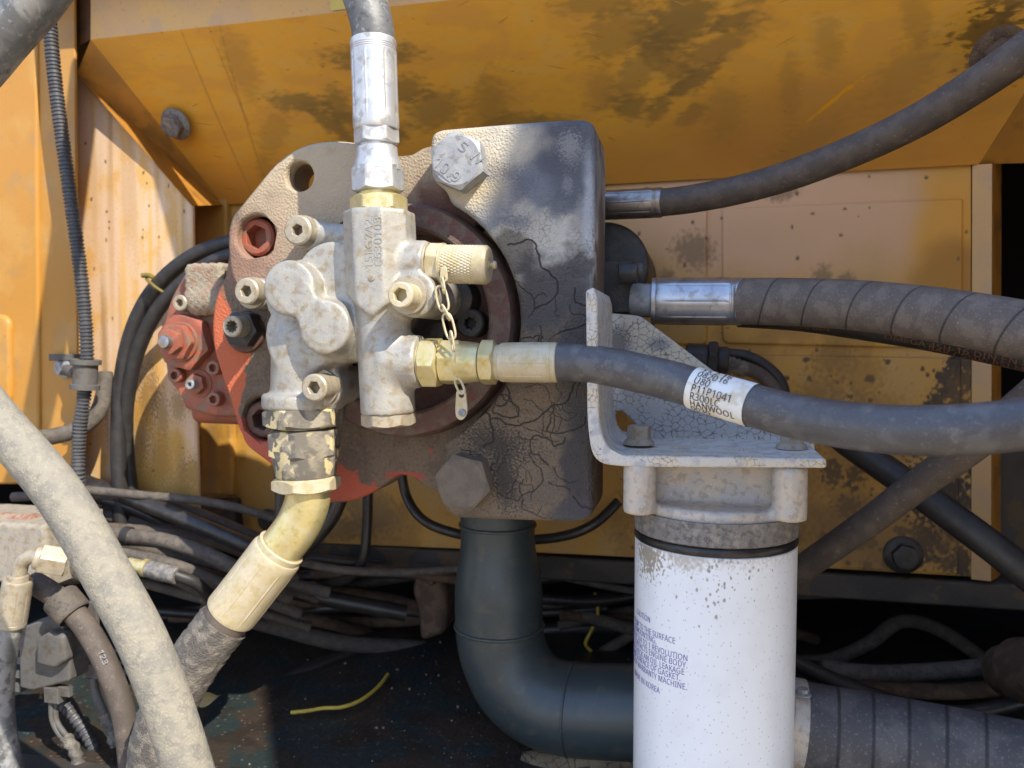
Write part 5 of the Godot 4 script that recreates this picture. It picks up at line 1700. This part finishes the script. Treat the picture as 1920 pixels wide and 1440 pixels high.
func build_pipe() -> void:
	var z := -0.075
	var pts := [[931, 930, z], [933, 985, z], [934, 1060, z], [935, 1120, z], [936, 1172, z], [944, 1222, z], [970, 1276, z + 0.002], [1016, 1314, z + 0.004], [1080, 1330, z + 0.007], [1160, 1334, z + 0.01], [1260, 1338, z + 0.014]]
	var o := hose_thing("suction_pipe", "dark green painted steel pipe bending from under the mounting plate to the right", "pipe", pts)
	var K := q(1.0, P(936, 1172, z))
	var rad := func(s: float, th: float) -> float:
		return lerpf(69.0, 82.0, smoothstep(0.03, 0.075, s)) * K + 0.0 * th
	var path := resample(px_path(pts, 14), 0.003)
	part(o, "pipe", tube(path, rad, 72), mat("green_pipe", {}), 60)
	var n1 := FastNoiseLite.new()
	n1.frequency = 0.6
	for s in [[0, 983, 933, 70.5], [1, 1172, 936, 83.0]]:
		var c := P(s[2], s[1], z)
		var ring := PackedVector3Array()
		for i in 90:
			var th := TAU * i / 90.0
			ring.push_back(c + Vector3(cos(th), 0.012 * n1.get_noise_1d(i * 3.0), sin(th)) * (s[3] - 0.5) * K)
		part(o, "weld_bead", tube(ring, 0.0013, 10, false, true), mat("green_pipe", {}), 60)
	var e := nearest(path, P(1016, 1314, z + 0.004)) + 8
	var T := (path[e + 1] - path[e - 1]).normalized()
	var fr := frame_of(T)
	var ring2 := PackedVector3Array()
	for i in 90:
		ring2.push_back(path[e] + ((fr[0] as Vector3) * cos(TAU * i / 90.0) + (fr[1] as Vector3) * sin(TAU * i / 90.0)) * 82.3 * K)
	part(o, "weld_bead", tube(ring2, 0.0009, 10, false, true), mat("green_pipe", {}), 60)

func build_left() -> void:
	# corrugated conduit down the left panel
	var z := -0.064
	var pts := [[84, -60, z], [92, 30, z], [103, 150, z], [117, 260, z], [135, 390, z], [150, 500, z], [160, 600, z], [163, 690, z], [158, 740, z], [150, 800, z], [147, 850, z], [147, 900, z], [150, 960, z - 0.02]]
	var o := hose_thing("corrugated_conduit", "grey corrugated cable conduit running down the yellow left panel", "conduit", pts)
	var K := q(1.0, P(150, 500, z))
	var path := resample(px_path(pts, 14), 0.0006)
	part(o, "ribbed_tube", tube(path, func(s: float, th: float) -> float: return 11.6 * K + 0.0005 * signf(sin(s * TAU / 0.0031)) + 0.0 * th, 24), mat("conduit_grey", {}), 20)
	# its clamp
	o = thing("conduit_clamp", "grey plastic clamp and bolt holding the conduit to the left panel", "clamp", P(160, 700, z))
	var pg := mat("plastic_grey", {})
	part(o, "clamp_sleeve", spin(P(159, 730, z), P(161, 674, z), [[0.0, 12 * K], [0.0, 26 * K], [0.16, 26 * K], [0.18, 21.5 * K], [0.82, 21.5 * K], [0.84, 27 * K], [1.0, 27 * K], [1.0, 12 * K]], 48), pg, 30)
	part(o, "clamp_strap", tube(resample(px_path([[112, 690, z - 0.018], [130, 695, z - 0.012], [146, 700, z - 0.004]], 6), 0.002), 12 * K, 12), pg, 60)
	flange_screw(o, P(122, 690, z - 0.016), Vector3(-0.35, 0, 0.94).normalized(), 0.0063, mat("bolt_grey", {}))
	part(o, "side_bracket", box(P(108, 676, z - 0.022), P(140, 664, z - 0.012), 0.001), pg)
	# hose that leaves behind the clamp
	var ps := [[196, 700, z - 0.03], [196, 735, z - 0.025], [182, 775, z - 0.015], [150, 803, z - 0.005], [110, 816, z + 0.006], [70, 822, z + 0.02], [0, 830, z + 0.04], [-80, 840, z + 0.05]]
	o = hose_thing("bent_hose", "grey bent hose curving under the conduit clamp to the left edge", "hose", ps)
	cover(o, ps, 15.5 * K, mat("rubber_dirty", {}), "rubber_cover", 24)
	# the pair of black cables behind the regulator
	var zc := -0.092
	var c1 := [[470, 448, zc], [420, 458, zc], [366, 478, zc], [314, 516, zc], [272, 568, zc], [242, 640, zc], [226, 730, zc], [222, 820, zc], [224, 900, zc], [228, 990, zc]]
	var c2 := [[470, 474, zc + 0.01], [430, 480, zc + 0.01], [380, 502, zc + 0.01], [332, 540, zc + 0.01], [290, 590, zc + 0.008], [258, 660, zc + 0.004], [240, 740, zc], [236, 800, zc - 0.005], [240, 870, zc - 0.01], [250, 960, zc - 0.01]]
	o = hose_thing("black_cable", "outer black cable arching down behind the red regulator", "cable", c1, "pair of black cables behind the regulator")
	cover(o, c1, 14.5 * q(1.0, P(300, 560, zc)), mat("rubber_black", {}), "cable_cover", 24)
	o = hose_thing("black_cable", "inner black cable of the arching pair, nearer the red regulator", "cable", c2, "pair of black cables behind the regulator")
	cover(o, c2, 13.5 * q(1.0, P(300, 560, zc)), mat("rubber_black", {}), "cable_cover", 24)
	o = thing("cable_tie", "olive cable tie round the pair of black cables", "cable tie", P(300, 530, zc))
	var tie := PackedVector3Array()
	var tc := P(302, 536, zc + 0.005)
	var K2 := q(1.0, tc)
	for i in 30:
		var th := TAU * i / 30.0
		tie.push_back(tc + Vector3(0.80, -0.60, 0) * cos(th) * 33 * K2 + Vector3(0, 0, 1) * sin(th) * 24 * K2)
	part(o, "band", tube(tie, 3.0 * K2, 8, false, true), mat("tie_olive", {}), 60)
	part(o, "tail", tube(resample(px_path([[290, 522, zc + 0.014], [278, 516, zc + 0.014], [264, 517, zc + 0.016]], 6), 0.002), 4.5 * K2, 8), mat("tie_olive", {}), 60)

	# lower-left tangle, hose by hose
	var run := [
		["lower_hose", "black wet-looking hose, uppermost of those leaving the left panel's foot", [[60, 860, -0.10], [140, 897, -0.10], [230, 928, -0.09], [320, 962, -0.08], [400, 996, -0.08], [480, 1030, -0.09], [540, 1060, -0.11]], 15.0, "rubber_oily"],
		["lower_hose", "dirty hose with a collar joint running right at mid height of the left tangle", [[120, 985, -0.06], [215, 1002, -0.06], [300, 1012, -0.06], [380, 1036, -0.065], [460, 1075, -0.08], [540, 1120, -0.12]], 14.0, "rubber_dirty"],
		["lower_hose", "thin grey line above the brass-ended fitting in the left tangle", [[130, 1020, -0.05], [240, 1040, -0.05], [330, 1060, -0.055], [430, 1100, -0.08], [560, 1150, -0.13]], 11.0, "rubber_dirty"],
		["lower_hose", "black hose sloping down behind the suction hose's ferrule", [[200, 950, -0.12], [300, 985, -0.12], [420, 1060, -0.13], [560, 1110, -0.16], [760, 1150, -0.2]], 16.0, "rubber_oily"],
		["lower_hose", "dusty dark hose bending down left of the foreground hose", [[60, 1090, 0.03], [112, 1124, 0.03], [162, 1178, 0.03], [204, 1256, 0.03], [234, 1350, 0.03], [248, 1470, 0.03]], 21.0, "rubber_brown"],
		["lower_hose", "dirty hose lying flat into the dark behind the elbow", [[380, 1135, -0.12], [520, 1175, -0.16], [640, 1205, -0.2], [800, 1215, -0.26]], 15.0, "rubber_dirty"],
		["lower_hose", "oily corrugated line rising to the right on the dark floor", [[360, 1370, -0.10], [430, 1325, -0.12], [500, 1290, -0.14], [600, 1245, -0.18], [720, 1200, -0.24]], 12.0, "rubber_oily"],
		["lower_hose", "black hose across the dark recess below the rusty clamp", [[520, 1240, -0.22], [640, 1222, -0.24], [760, 1232, -0.26], [860, 1250, -0.3]], 14.0, "rubber_oily"],
		["lower_hose", "long grey line in the dark right of the green pipe", [[1000, 1125, -0.3], [1080, 1150, -0.29], [1160, 1172, -0.28], [1260, 1200, -0.27]], 12.0, "rubber_dirty"],
		["lower_hose", "short grey line rising beside the white canister in the dark", [[1110, 1235, -0.28], [1160, 1205, -0.28], [1220, 1170, -0.28]], 10.0, "rubber_dirty"],
		["lower_hose", "thin black line high in the dark right of the green pipe", [[990, 1118, -0.35], [1080, 1118, -0.35], [1200, 1108, -0.35]], 7.0, "rubber_oily"],
		["lower_hose", "rusty hose entering the dirty clamp from the left", [[560, 1110, -0.22], [640, 1112, -0.23], [720, 1122, -0.235], [790, 1140, -0.24]], 12.0, "rust_brown"],
		["lower_hose", "glossy black hose in the lower right, on top of the fat cloth-wrapped hose", [[1440, 1215, -0.14], [1500, 1245, -0.14], [1600, 1290, -0.14], [1700, 1322, -0.14], [1800, 1338, -0.14], [1900, 1320, -0.15], [1990, 1290, -0.16]], 14.0, "rubber_oily"],
		["lower_hose", "dull brown hose ending at the rusty flange in the lower right", [[1540, 1252, -0.2], [1640, 1262, -0.2], [1760, 1258, -0.2], [1890, 1246, -0.2]], 16.0, "rubber_dirty"],
		["lower_hose", "dull hose just below the brown one in the lower right", [[1560, 1280, -0.22], [1680, 1292, -0.22], [1800, 1296, -0.22], [1930, 1280, -0.22]], 15.0, "rust_brown"],
		["lower_hose", "faint hose looping through the dark right of the canister", [[1490, 1240, -0.3], [1560, 1236, -0.3], [1630, 1205, -0.3], [1690, 1165, -0.3], [1760, 1180, -0.31], [1850, 1240, -0.32]], 13.0, "rubber_dirty"],
	]
	# more of the tangle that fills the dark bay, each run its own hose
	for i in 18:
		var x0 := rng.randf_range(180, 560) if i < 12 else rng.randf_range(980, 1060)
		var x1 := x0 + rng.randf_range(320, 620)
		var y0 := 1045.0 + i * 11.0 + rng.randf_range(-8, 8) if i < 12 else 1090.0 + (i - 12) * 24.0
		var y1 := y0 + rng.randf_range(-30, 70)
		var zz := -0.13 - 0.012 * i if i < 12 else -0.24 - 0.02 * (i - 12)
		var pts2 := []
		for k in 5:
			var t := k / 4.0
			pts2.push_back([lerpf(x0, x1, t), lerpf(y0, y1, t) + 16.0 * sin(t * 5.0 + i), zz - 0.05 * t + 0.012 * sin(t * 7.0 + i * 2.0)])
		var kind: String = ["dusty grey hose", "oily black hose", "dirty brown hose"][i % 3]
		var nth: String = ["topmost", "second", "third", "fourth", "fifth", "sixth", "seventh", "eighth", "ninth", "tenth", "eleventh", "lowest"][i if i < 12 else i - 12]
		var text := "%s, %s from the top of the back row in the left tangle" % [kind, nth] if i < 12 else "%s, %s of those between the green pipe and canister" % [kind, nth]
		run.push_back(["lower_hose", text, pts2, rng.randf_range(7.0, 13.0), ["rubber_dirty", "rubber_oily", "rust_brown"][i % 3]])
	for i in 11:
		var pts3 := []
		var x0 := rng.randf_range(-20, 160)
		var x1 := rng.randf_range(430, 620)
		for k in 6:
			var t := k / 5.0
			pts3.push_back([lerpf(x0, x1, t), 905.0 + i * 17.0 + 110.0 * t * t + 10.0 * sin(t * 6.0 + i * 1.7), -0.070 - 0.006 * (i % 4) - 0.075 * t * t])
		run.push_back(["lower_hose", "%s in the fan spreading right from the left panel's foot, number %s downward" % [["dusty grey hose", "brown dirty hose", "oily hose"][i % 3], ["one", "two", "three", "four", "five", "six", "seven", "eight", "nine", "ten", "eleven"][i]], pts3, rng.randf_range(7.0, 12.0), ["rubber_dirty", "rubber_brown", "rubber_oily"][i % 3]])
	for h in run:
		o = hose_thing(h[0], h[1], "hose", h[2], "hoses in the dark under the pump")
		var m0: Array = h[2][2 if h[2].size() > 2 else 0]
		cover(o, h[2], h[3] * q(1.0, P(m0[0], m0[1], m0[2])), mat(h[4], {}), "rubber_cover", 24)
		if "collar" in h[1]:
			part(o, "collar", spin(P(232, 1003, -0.06), P(246, 1005, -0.06), [[0.0, 14 * K], [0.1, 16.5 * K], [0.9, 16.5 * K], [1.0, 14 * K]], 32), mat("rubber_black", {}))
		if "left of the foreground" in h[1]:
			var at := P(193, 1232, 0.03 + 0.0066)
			var turn := deg_to_rad(-66.0)
			var X := Vector3(cos(turn), sin(turn), 0)
			part(o, "hose_print", letters("123", q(13, at), 0.0003, func(v: Vector3) -> Vector3: return at + X * v.x + Vector3(-X.y, X.x, 0) * v.y + ZV * v.z), mat("ink_white", {}), 20)
			part(o, "hose_ferrule", spin(P(110, 1118, 0.03), P(140, 1153, 0.03), [[0.0, 25 * K], [0.1, 28 * K], [0.9, 28 * K], [1.0, 25 * K]], 32), mat("rubber_dirty", {}))
	# cast block at the left edge
	o = thing("valve_block", "rough dust-covered cast block at the left edge behind the foreground hose", "valve block", P(20, 1020, 0.0))
	part(o, "block", box(P(-120, 1085, 0.0) - ZV * 0.06, P(84, 985, 0.0), 0.005), mat("dusty_aluminium", {}))
	part(o, "round_boss", cyl(P(-60, 985, -0.02), P(70, 990, -0.02), 26 * K, 0.003), mat("dusty_red_casting", {}))
	part(o, "round_boss", cyl(P(30, 1060, -0.03), P(160, 1052, -0.04), 40 * K, 0.004), mat("rubber_dirty", {}))
	# elbow fitting with its hose
	var zl := 0.05
	o = thing("elbow_line", "small pale elbow fitting with crimped hose at the far left", "hose", P(40, 1080, zl))
	var K3 := q(1.0, P(60, 1070, zl))
	var cs := mat("cream_steel", {})
	part(o, "swivel_nut", hexnut(P(74, 1046, zl), P(126, 1054, zl - 0.01), 26 * K3, 0.3), cs, 25)
	part(o, "nut_collar", cyl(P(66, 1044, zl), P(84, 1047, zl - 0.003), 23 * K3, 0.001), cs)
	part(o, "elbow", tube(resample(px_path([[76, 1045, zl], [58, 1043, zl], [42, 1054, zl], [36, 1074, zl], [34, 1092, zl]], 8), 0.002), 13.5 * K3, 24), cs, 60)
	part(o, "collar", cyl(P(34, 1078, zl), P(34, 1090, zl), 19 * K3, 0.0008), cs)
	ferrule(o, P(21, 1172, zl), P(34, 1086, zl), 26 * K3, cs, 1)
	cover(o, [[22, 1160, zl], [12, 1210, zl], [4, 1270, zl], [4, 1340, zl], [14, 1410, zl], [30, 1480, zl], [60, 1640, zl - 0.02], [80, 1800, zl - 0.05]], 22 * K3, mat("rubber_silver", {}), "rubber_cover", 28)
	# brass-ended fitting right of the foreground hose
	o = thing("brass_fitting", "small fitting with a yellow brass collar right of the foreground hose", "fitting", P(280, 1065, -0.03))
	var zb2 := -0.03
	var K4 := q(1.0, P(290, 1068, zb2))
	part(o, "nose", cyl(P(240, 1058, zb2), P(274, 1065, zb2), 13 * K4, 0.001), mat("yellow_zinc", {}))
	part(o, "brass_collar", spin(P(270, 1064, zb2), P(278, 1066, zb2), [[0.0, 8 * K4], [0.1, 17 * K4], [0.9, 17 * K4], [1.0, 8 * K4]], 36), mat("yellow_zinc", {}))
	part(o, "crimp", cyl(P(277, 1066, zb2), P(333, 1080, zb2), 16 * K4, 0.001), mat("filter_head_dark", {}))
	cover(o, [[328, 1078, zb2], [370, 1095, zb2 - 0.01], [400, 1130, zb2 - 0.03], [410, 1180, zb2 - 0.05]], 11 * K4, mat("rubber_black", {}), "rubber_cover", 20)
	# grey connector block with its plugs and wires
	var zk := 0.025
	o = thing("connector_block", "dusty grey plastic connector block at the lower left", "connector", P(80, 1230, zk))
	var body := rpoly([[34, 1178, 3], [118, 1150, 4], [122, 1230, 4], [132, 1236, 4], [130, 1278, 6], [60, 1296, 6], [36, 1290, 6]], zk)
	part(o, "housing", plate(body, zk, zk - 0.02, 0.002, bounds(body), [], 0.01), pg)
	var head := rpoly([[66, 1200, 8], [90, 1184, 8], [119, 1192, 8], [121, 1240, 6], [100, 1256, 10], [66, 1246, 6]], zk + 0.008)
	part(o, "cap", plate(head, zk + 0.008, zk, 0.003, bounds(head), [], 0.01), pg)
	for i in 4:
		part(o, "fin", box(P(12, 1296 - i * 26, zk - 0.006) - ZV * 0.008, P(38, 1284 - i * 26, zk - 0.006), 0.0008), pg)
	part(o, "plug", box(P(82, 1318, zk) - ZV * 0.008, P(108, 1292, zk), 0.001), pg)
	part(o, "plug_latch", box(P(108, 1306, zk - 0.002) - ZV * 0.004, P(128, 1290, zk - 0.002), 0.001), pg)
	part(o, "back_plate", box(P(118, 1250, zk - 0.02) - ZV * 0.003, P(180, 1130, zk - 0.02), 0.001), pg)
	part(o, "second_plug", box(P(160, 1272, zk - 0.018) - ZV * 0.006, P(186, 1248, zk - 0.018), 0.001), pg)
	var wires := [
		[[96, 1316, zk - 0.004], [98, 1350, zk - 0.004], [112, 1378, zk - 0.004], [134, 1402, zk - 0.004], [156, 1470, zk - 0.004]],
		[[104, 1316, zk - 0.006], [106, 1350, zk - 0.006], [120, 1374, zk - 0.004], [142, 1402, zk - 0.006], [164, 1470, zk - 0.006]],
		[[174, 1270, zk - 0.02], [180, 1300, zk - 0.02], [196, 1340, zk - 0.02], [214, 1388, zk - 0.02]],
	]
	for i in 3:
		part(o, "wire", tube(resample(px_path(wires[i], 8), 0.002), (5.0 if i < 2 else 8.0) * q(1.0, P(100, 1350, zk)), 12), mat("plastic_grey", {}), 60)
	part(o, "wire_tape", tube(resample(px_path([[122, 1382, zk - 0.004], [140, 1408, zk - 0.004], [158, 1475, zk - 0.004]], 8), 0.0015), func(s: float, th: float) -> float: return 0.0042 + 0.0006 * sin(s * 900.0 + th), 16), mat("fabric_sleeve", {}), 60)
	part(o, "wire_tape", tube(resample(px_path([[196, 1338, zk - 0.02], [206, 1362, zk - 0.02], [218, 1398, zk - 0.02]], 8), 0.0015), func(s: float, th: float) -> float: return 0.0045 + 0.0006 * sin(s * 900.0 + th), 16), mat("fabric_sleeve", {}), 60)
	var pl := [[100, 1300, 0.0], [140, 1345, 0.0], [175, 1400, 0.0], [205, 1470, 0.0]]
	o = hose_thing("ribbed_line", "grey ribbed line slanting down at the bottom left", "conduit", pl)
	part(o, "ribbed_tube", tube(resample(px_path(pl, 14), 0.0008), func(s: float, th: float) -> float: return 0.0042 + 0.0004 * signf(sin(s * 1500.0)) + 0.0 * th, 18), mat("conduit_grey", {}), 20)
	var pm := [[-20, 1470, 0.0], [60, 1432, 0.0], [110, 1405, 0.0], [150, 1380, -0.01]]
	o = hose_thing("ribbed_line", "black ribbed line in the very bottom left corner", "conduit", pm)
	part(o, "ribbed_tube", tube(resample(px_path(pm, 14), 0.0008), func(s: float, th: float) -> float: return 0.0045 + 0.0004 * signf(sin(s * 1500.0)) + 0.0 * th, 18), mat("rubber_oily", {}), 20)

func build_small() -> void:
	# screws of the box above
	var nl := Vector3(-0.1, -0.55, 0.82).normalized()
	var o := thing("box_screw", "dark flanged screw on the sloping box, left of the pump", "screw", P(333, 234, -0.13), "flanged screws of the yellow box")
	flange_screw(o, P(331, 232, -0.135), nl, 0.0098, mat("filter_head_dark", {}))
	o = thing("box_screw", "brown dusty flanged screw at the upper right, behind the rising hose", "screw", P(1872, 100, -0.11), "flanged screws of the yellow box")
	flange_screw(o, P(1873, 102, -0.112), Vector3(0.1, -0.55, 0.82).normalized(), 0.013, mat("rust_brown", {}))
	# lettered plate scrap at the top edge
	var st := rpoly([[617, -40], [660, -40], [648, 19], [620, 21]], 0.0)
	o = thing("sticker", "small yellow sticker at the top edge behind the supply hose", "sticker", P(635, 0, -0.019))
	var e := sheet(P(617, -40, HZ + 0.0015), P(650, -40, HZ + 0.0015), P(648, 17, HZ + 0.0015), P(620, 20, HZ + 0.0015))
	part(o, "paper", e, mat("sticker_paper", {"col": C(206, 186, 96), "rough": 0.6}))
	var _s := st
	# lower screws
	for s in [["oily black screw head at the lower right corner of the yellow wall", 1693, 1040, 0.014], ["oily black screw head low on the wall behind the elbow", 503, 975, 0.010]]:
		o = thing("wall_screw", s[0], "screw", P(s[1], s[2], WZ + 0.004), "black screw heads low on the wall")
		flange_screw(o, P(s[1], s[2], WZ + 0.003), ZV, s[3] * 0.75, mat("oily_black", {}))
	# dark cut-out bracket under the wall step
	o = thing("wall_stay", "dark steel stay under the wall step behind the elbow hose", "stay", P(400, 960, WZ))
	part(o, "plate", plate(rpoly([[352, 940, 8], [440, 936, 8], [446, 1010, 6], [352, 1004, 6]], WZ + 0.012), WZ + 0.012, WZ + 0.001, 0.003, Rect2(0, 0, 1, 1), [], 0.03), mat("chassis_black", {}))
	# rusty pipe clamp
	var zc := -0.2
	o = thing("pipe_clamp", "rusty two-bolt clamp standing in the dark left of the green pipe", "clamp", P(800, 1120, zc))
	var cl := rpoly([[775, 1080, 16], [800, 1062, 16], [824, 1074, 14], [838, 1120, 14], [834, 1190, 16], [786, 1206, 16], [782, 1150, 10], [770, 1110, 10]], zc)
	part(o, "jaw", plate(cl, zc, zc - 0.04, 0.008, bounds(cl), [], 0.012), mat("rust_brown", {}))
	part(o, "bolt_head", zcyl(800, 1086, zc + 0.01, zc, 15, 0.002), mat("rust_brown", {}))
	# black cables under the flange
	for s in [["black cable hanging under the pump flange and passing behind the green pipe", [[752, 880, -0.14], [762, 930, -0.14], [790, 972, -0.13], [840, 996, -0.13], [930, 1012, -0.14], [1040, 1008, -0.14], [1110, 985, -0.14], [1160, 940, -0.15]], 9.0],
			["black cable hanging straight down left of the pump flange's foot", [[690, 920, -0.15], [688, 990, -0.15], [680, 1050, -0.15], [650, 1085, -0.16], [600, 1095, -0.18]], 9.5],
			["thick black hose showing behind the elbow's swivel nut", [[525, 880, -0.08], [527, 960, -0.08], [510, 1040, -0.09], [480, 1100, -0.1]], 12.0],
			["black hose emerging right of the brass-coloured elbow", [[640, 930, -0.10], [622, 970, -0.10], [590, 1010, -0.10], [540, 1060, -0.11]], 14.0]]:
		o = hose_thing("hanging_cable", s[0], "cable", s[1], "black cables below the pump")
		var m0: Array = s[1][1]
		cover(o, s[1], s[2] * q(1.0, P(m0[0], m0[1], m0[2])), mat("rubber_oily", {}), "cable_cover", 20)
	# rusty flange at the right edge
	o = thing("rusty_flange", "round rusty flange at the right edge in the dark", "flange", P(1910, 1255, -0.17))
	part(o, "disc", cyl(P(1886, 1258, -0.18), P(1915, 1258, -0.16), q(48, P(1900, 1255, -0.17)), 0.003), mat("rust_brown", {}))
	part(o, "hub", cyl(P(1910, 1258, -0.165), P(1990, 1262, -0.13), q(60, P(1900, 1255, -0.17)), 0.004), mat("rust_brown", {}))
	# bottom pipe end with the pale top
	var pb := [[990, 1448, -0.06], [1060, 1432, -0.06], [1140, 1416, -0.06], [1230, 1400, -0.06]]
	o = hose_thing("floor_pipe", "dirty pale-topped pipe lying at the bottom edge left of the canister", "pipe", pb)
	cover(o, pb, 0.014, mat("mud_pipe", {"tex": texs["mud"], "col": C(230, 224, 200), "rough": 0.9, "size": 0.1}), "pipe")
	var pd := [[870, 1470, -0.12], [900, 1420, -0.13], [940, 1370, -0.15], [990, 1330, -0.18]]
	o = hose_thing("floor_pipe", "dark muddy bar rising from the floor left of the green bend", "bar", pd)
	cover(o, pd, 0.009, mat("rust_brown", {}), "bar")
	# yellow wire and ties
	var fy := P(700, 1440, -0.02).y + 0.004
	var wp := []
	for c in [[545, 1336], [575, 1333], [605, 1328], [640, 1326], [670, 1316], [695, 1300], [715, 1281], [727, 1264]]:
		var d := P(c[0], c[1], -0.1) - eye
		var t := (fy + 0.002 - eye.y) / d.y
		wp.push_back(eye + d * t)
	o = thing("yellow_wire", "loose yellow wire lying on the dark oily floor", "wire", wp[0])
	part(o, "wire", tube(resample(curve(wp, 10), 0.002), 0.0015, 12), mat("yellow_plastic", {}), 60)
	for s in [["short yellow cable tie, upper of two in the dark right of the green pipe", [[1115, 1112, -0.28], [1120, 1132, -0.275], [1121, 1152, -0.28]]],
			["bent yellow cable tie, lower of two in the dark right of the green pipe", [[1112, 1176, -0.27], [1104, 1192, -0.265], [1098, 1208, -0.265], [1108, 1220, -0.27]]]]:
		o = hose_thing("yellow_tie", s[0], "cable tie", s[1], "yellow cable ties in the dark")
		cover(o, s[1], 0.0016, mat("yellow_plastic", {}), "band", 8)
	# dry leaf
	var ly := P(390, 1312, -0.04)
	o = thing("dry_leaf", "pale dry leaf caught behind the sleeved suction hose", "leaf", ly)
	var lf := Mb.new()
	for j in 7:
		for i in 5:
			var s := (i / 4.0 - 0.5)
			var t := j / 6.0
			lf.add(ly + Vector3((t - 0.5) * 0.02, s * 0.012 * sin(PI * clampf(t + 0.05, 0, 1)) + t * 0.004, absf(s) * 0.006 + sin(t * 5.0) * 0.002))
	for j in 6:
		for i in 4:
			var k := j * 5 + i
			lf.quad(k, k + 1, k + 6, k + 5)
	part(o, "blade", lf, mat("dry_leaf", {}), 60)
	# grit on the floor
	var g := SphereMesh.new()
	g.radius = 0.5
	g.height = 0.8
	g.radial_segments = 7
	g.rings = 4
	g.material = mat("pebble", {})
	var mm := MultiMesh.new()
	mm.transform_format = MultiMesh.TRANSFORM_3D
	mm.mesh = g
	mm.instance_count = 420
	for i in 420:
		var s := 0.0009 + 0.0026 * pow(rng.randf(), 4.0)
		var b := Basis.from_euler(Vector3(rng.randf() * 3, rng.randf() * 3, rng.randf() * 3)).scaled(Vector3(s, s * rng.randf_range(0.5, 1.0), s * rng.randf_range(0.6, 1.3)))
		mm.set_instance_transform(i, Transform3D(b, Vector3(rng.randf_range(-0.25, 0.3), fy - 0.0035, rng.randf_range(-0.45, 0.0))))
	var mi := MultiMeshInstance3D.new()
	mi.name = "grit"
	mi.multimesh = mm
	mi.set_meta("kind", "stuff")
	mi.set_meta("label", "small stones and grit scattered over the dark oily floor")
	mi.set_meta("category", "grit")
	add_child(mi, true)

# ---------------------------------------------------------------- scene
func _ready() -> void:
	rng.seed = 20240
	var cam := Camera3D.new()
	cam.name = "camera"
	add_child(cam)
	cam.position = eye
	cam.basis = look
	var attr := CameraAttributesPhysical.new()
	attr.frustum_focal_length = 12.0 / tan(atan(720.0 / FOCAL))
	attr.frustum_focus_distance = 0.46
	attr.frustum_near = 0.01
	attr.frustum_far = 300.0
	attr.exposure_aperture = 9.0
	attr.exposure_multiplier = 1.0
	cam.attributes = attr
	cam.fov = rad_to_deg(2.0 * atan(720.0 / FOCAL))
	cam.near = 0.01
	cam.far = 300.0
	cam.current = true

	var sky := ProceduralSkyMaterial.new()
	sky.sky_top_color = Color(0.52, 0.64, 0.84)
	sky.sky_horizon_color = Color(0.86, 0.90, 0.95)
	sky.sky_curve = 0.22
	sky.sky_energy_multiplier = 1.12
	sky.ground_horizon_color = Color(0.72, 0.66, 0.58)
	sky.ground_bottom_color = Color(0.55, 0.49, 0.42)
	sky.ground_energy_multiplier = 1.0
	var env := Environment.new()
	env.background_mode = Environment.BG_SKY
	env.sky = Sky.new()
	env.sky.sky_material = sky
	env.tonemap_mode = Environment.TONE_MAPPER_LINEAR
	env.tonemap_exposure = 2.0
	env.sdfgi_enabled = true
	env.ssao_enabled = true
	env.ssil_enabled = true
	var we := WorldEnvironment.new()
	we.name = "environment"
	we.environment = env
	add_child(we)

	var sun := DirectionalLight3D.new()
	sun.name = "sun"
	sun.light_energy = 1.2
	sun.light_color = Color(1.0, 0.97, 0.91)
	sun.light_angular_distance = 0.5
	sun.shadow_enabled = true
	add_child(sun)
	sun.basis = Basis.looking_at(-sun_dir, Vector3.UP)

	build_materials()
	build_bay()
	build_pump()
	build_test_cap()
	build_bracket()
	build_filter()
	build_front_hoses()
	build_right_hoses()
	build_pipe()
	build_left()
	build_small()
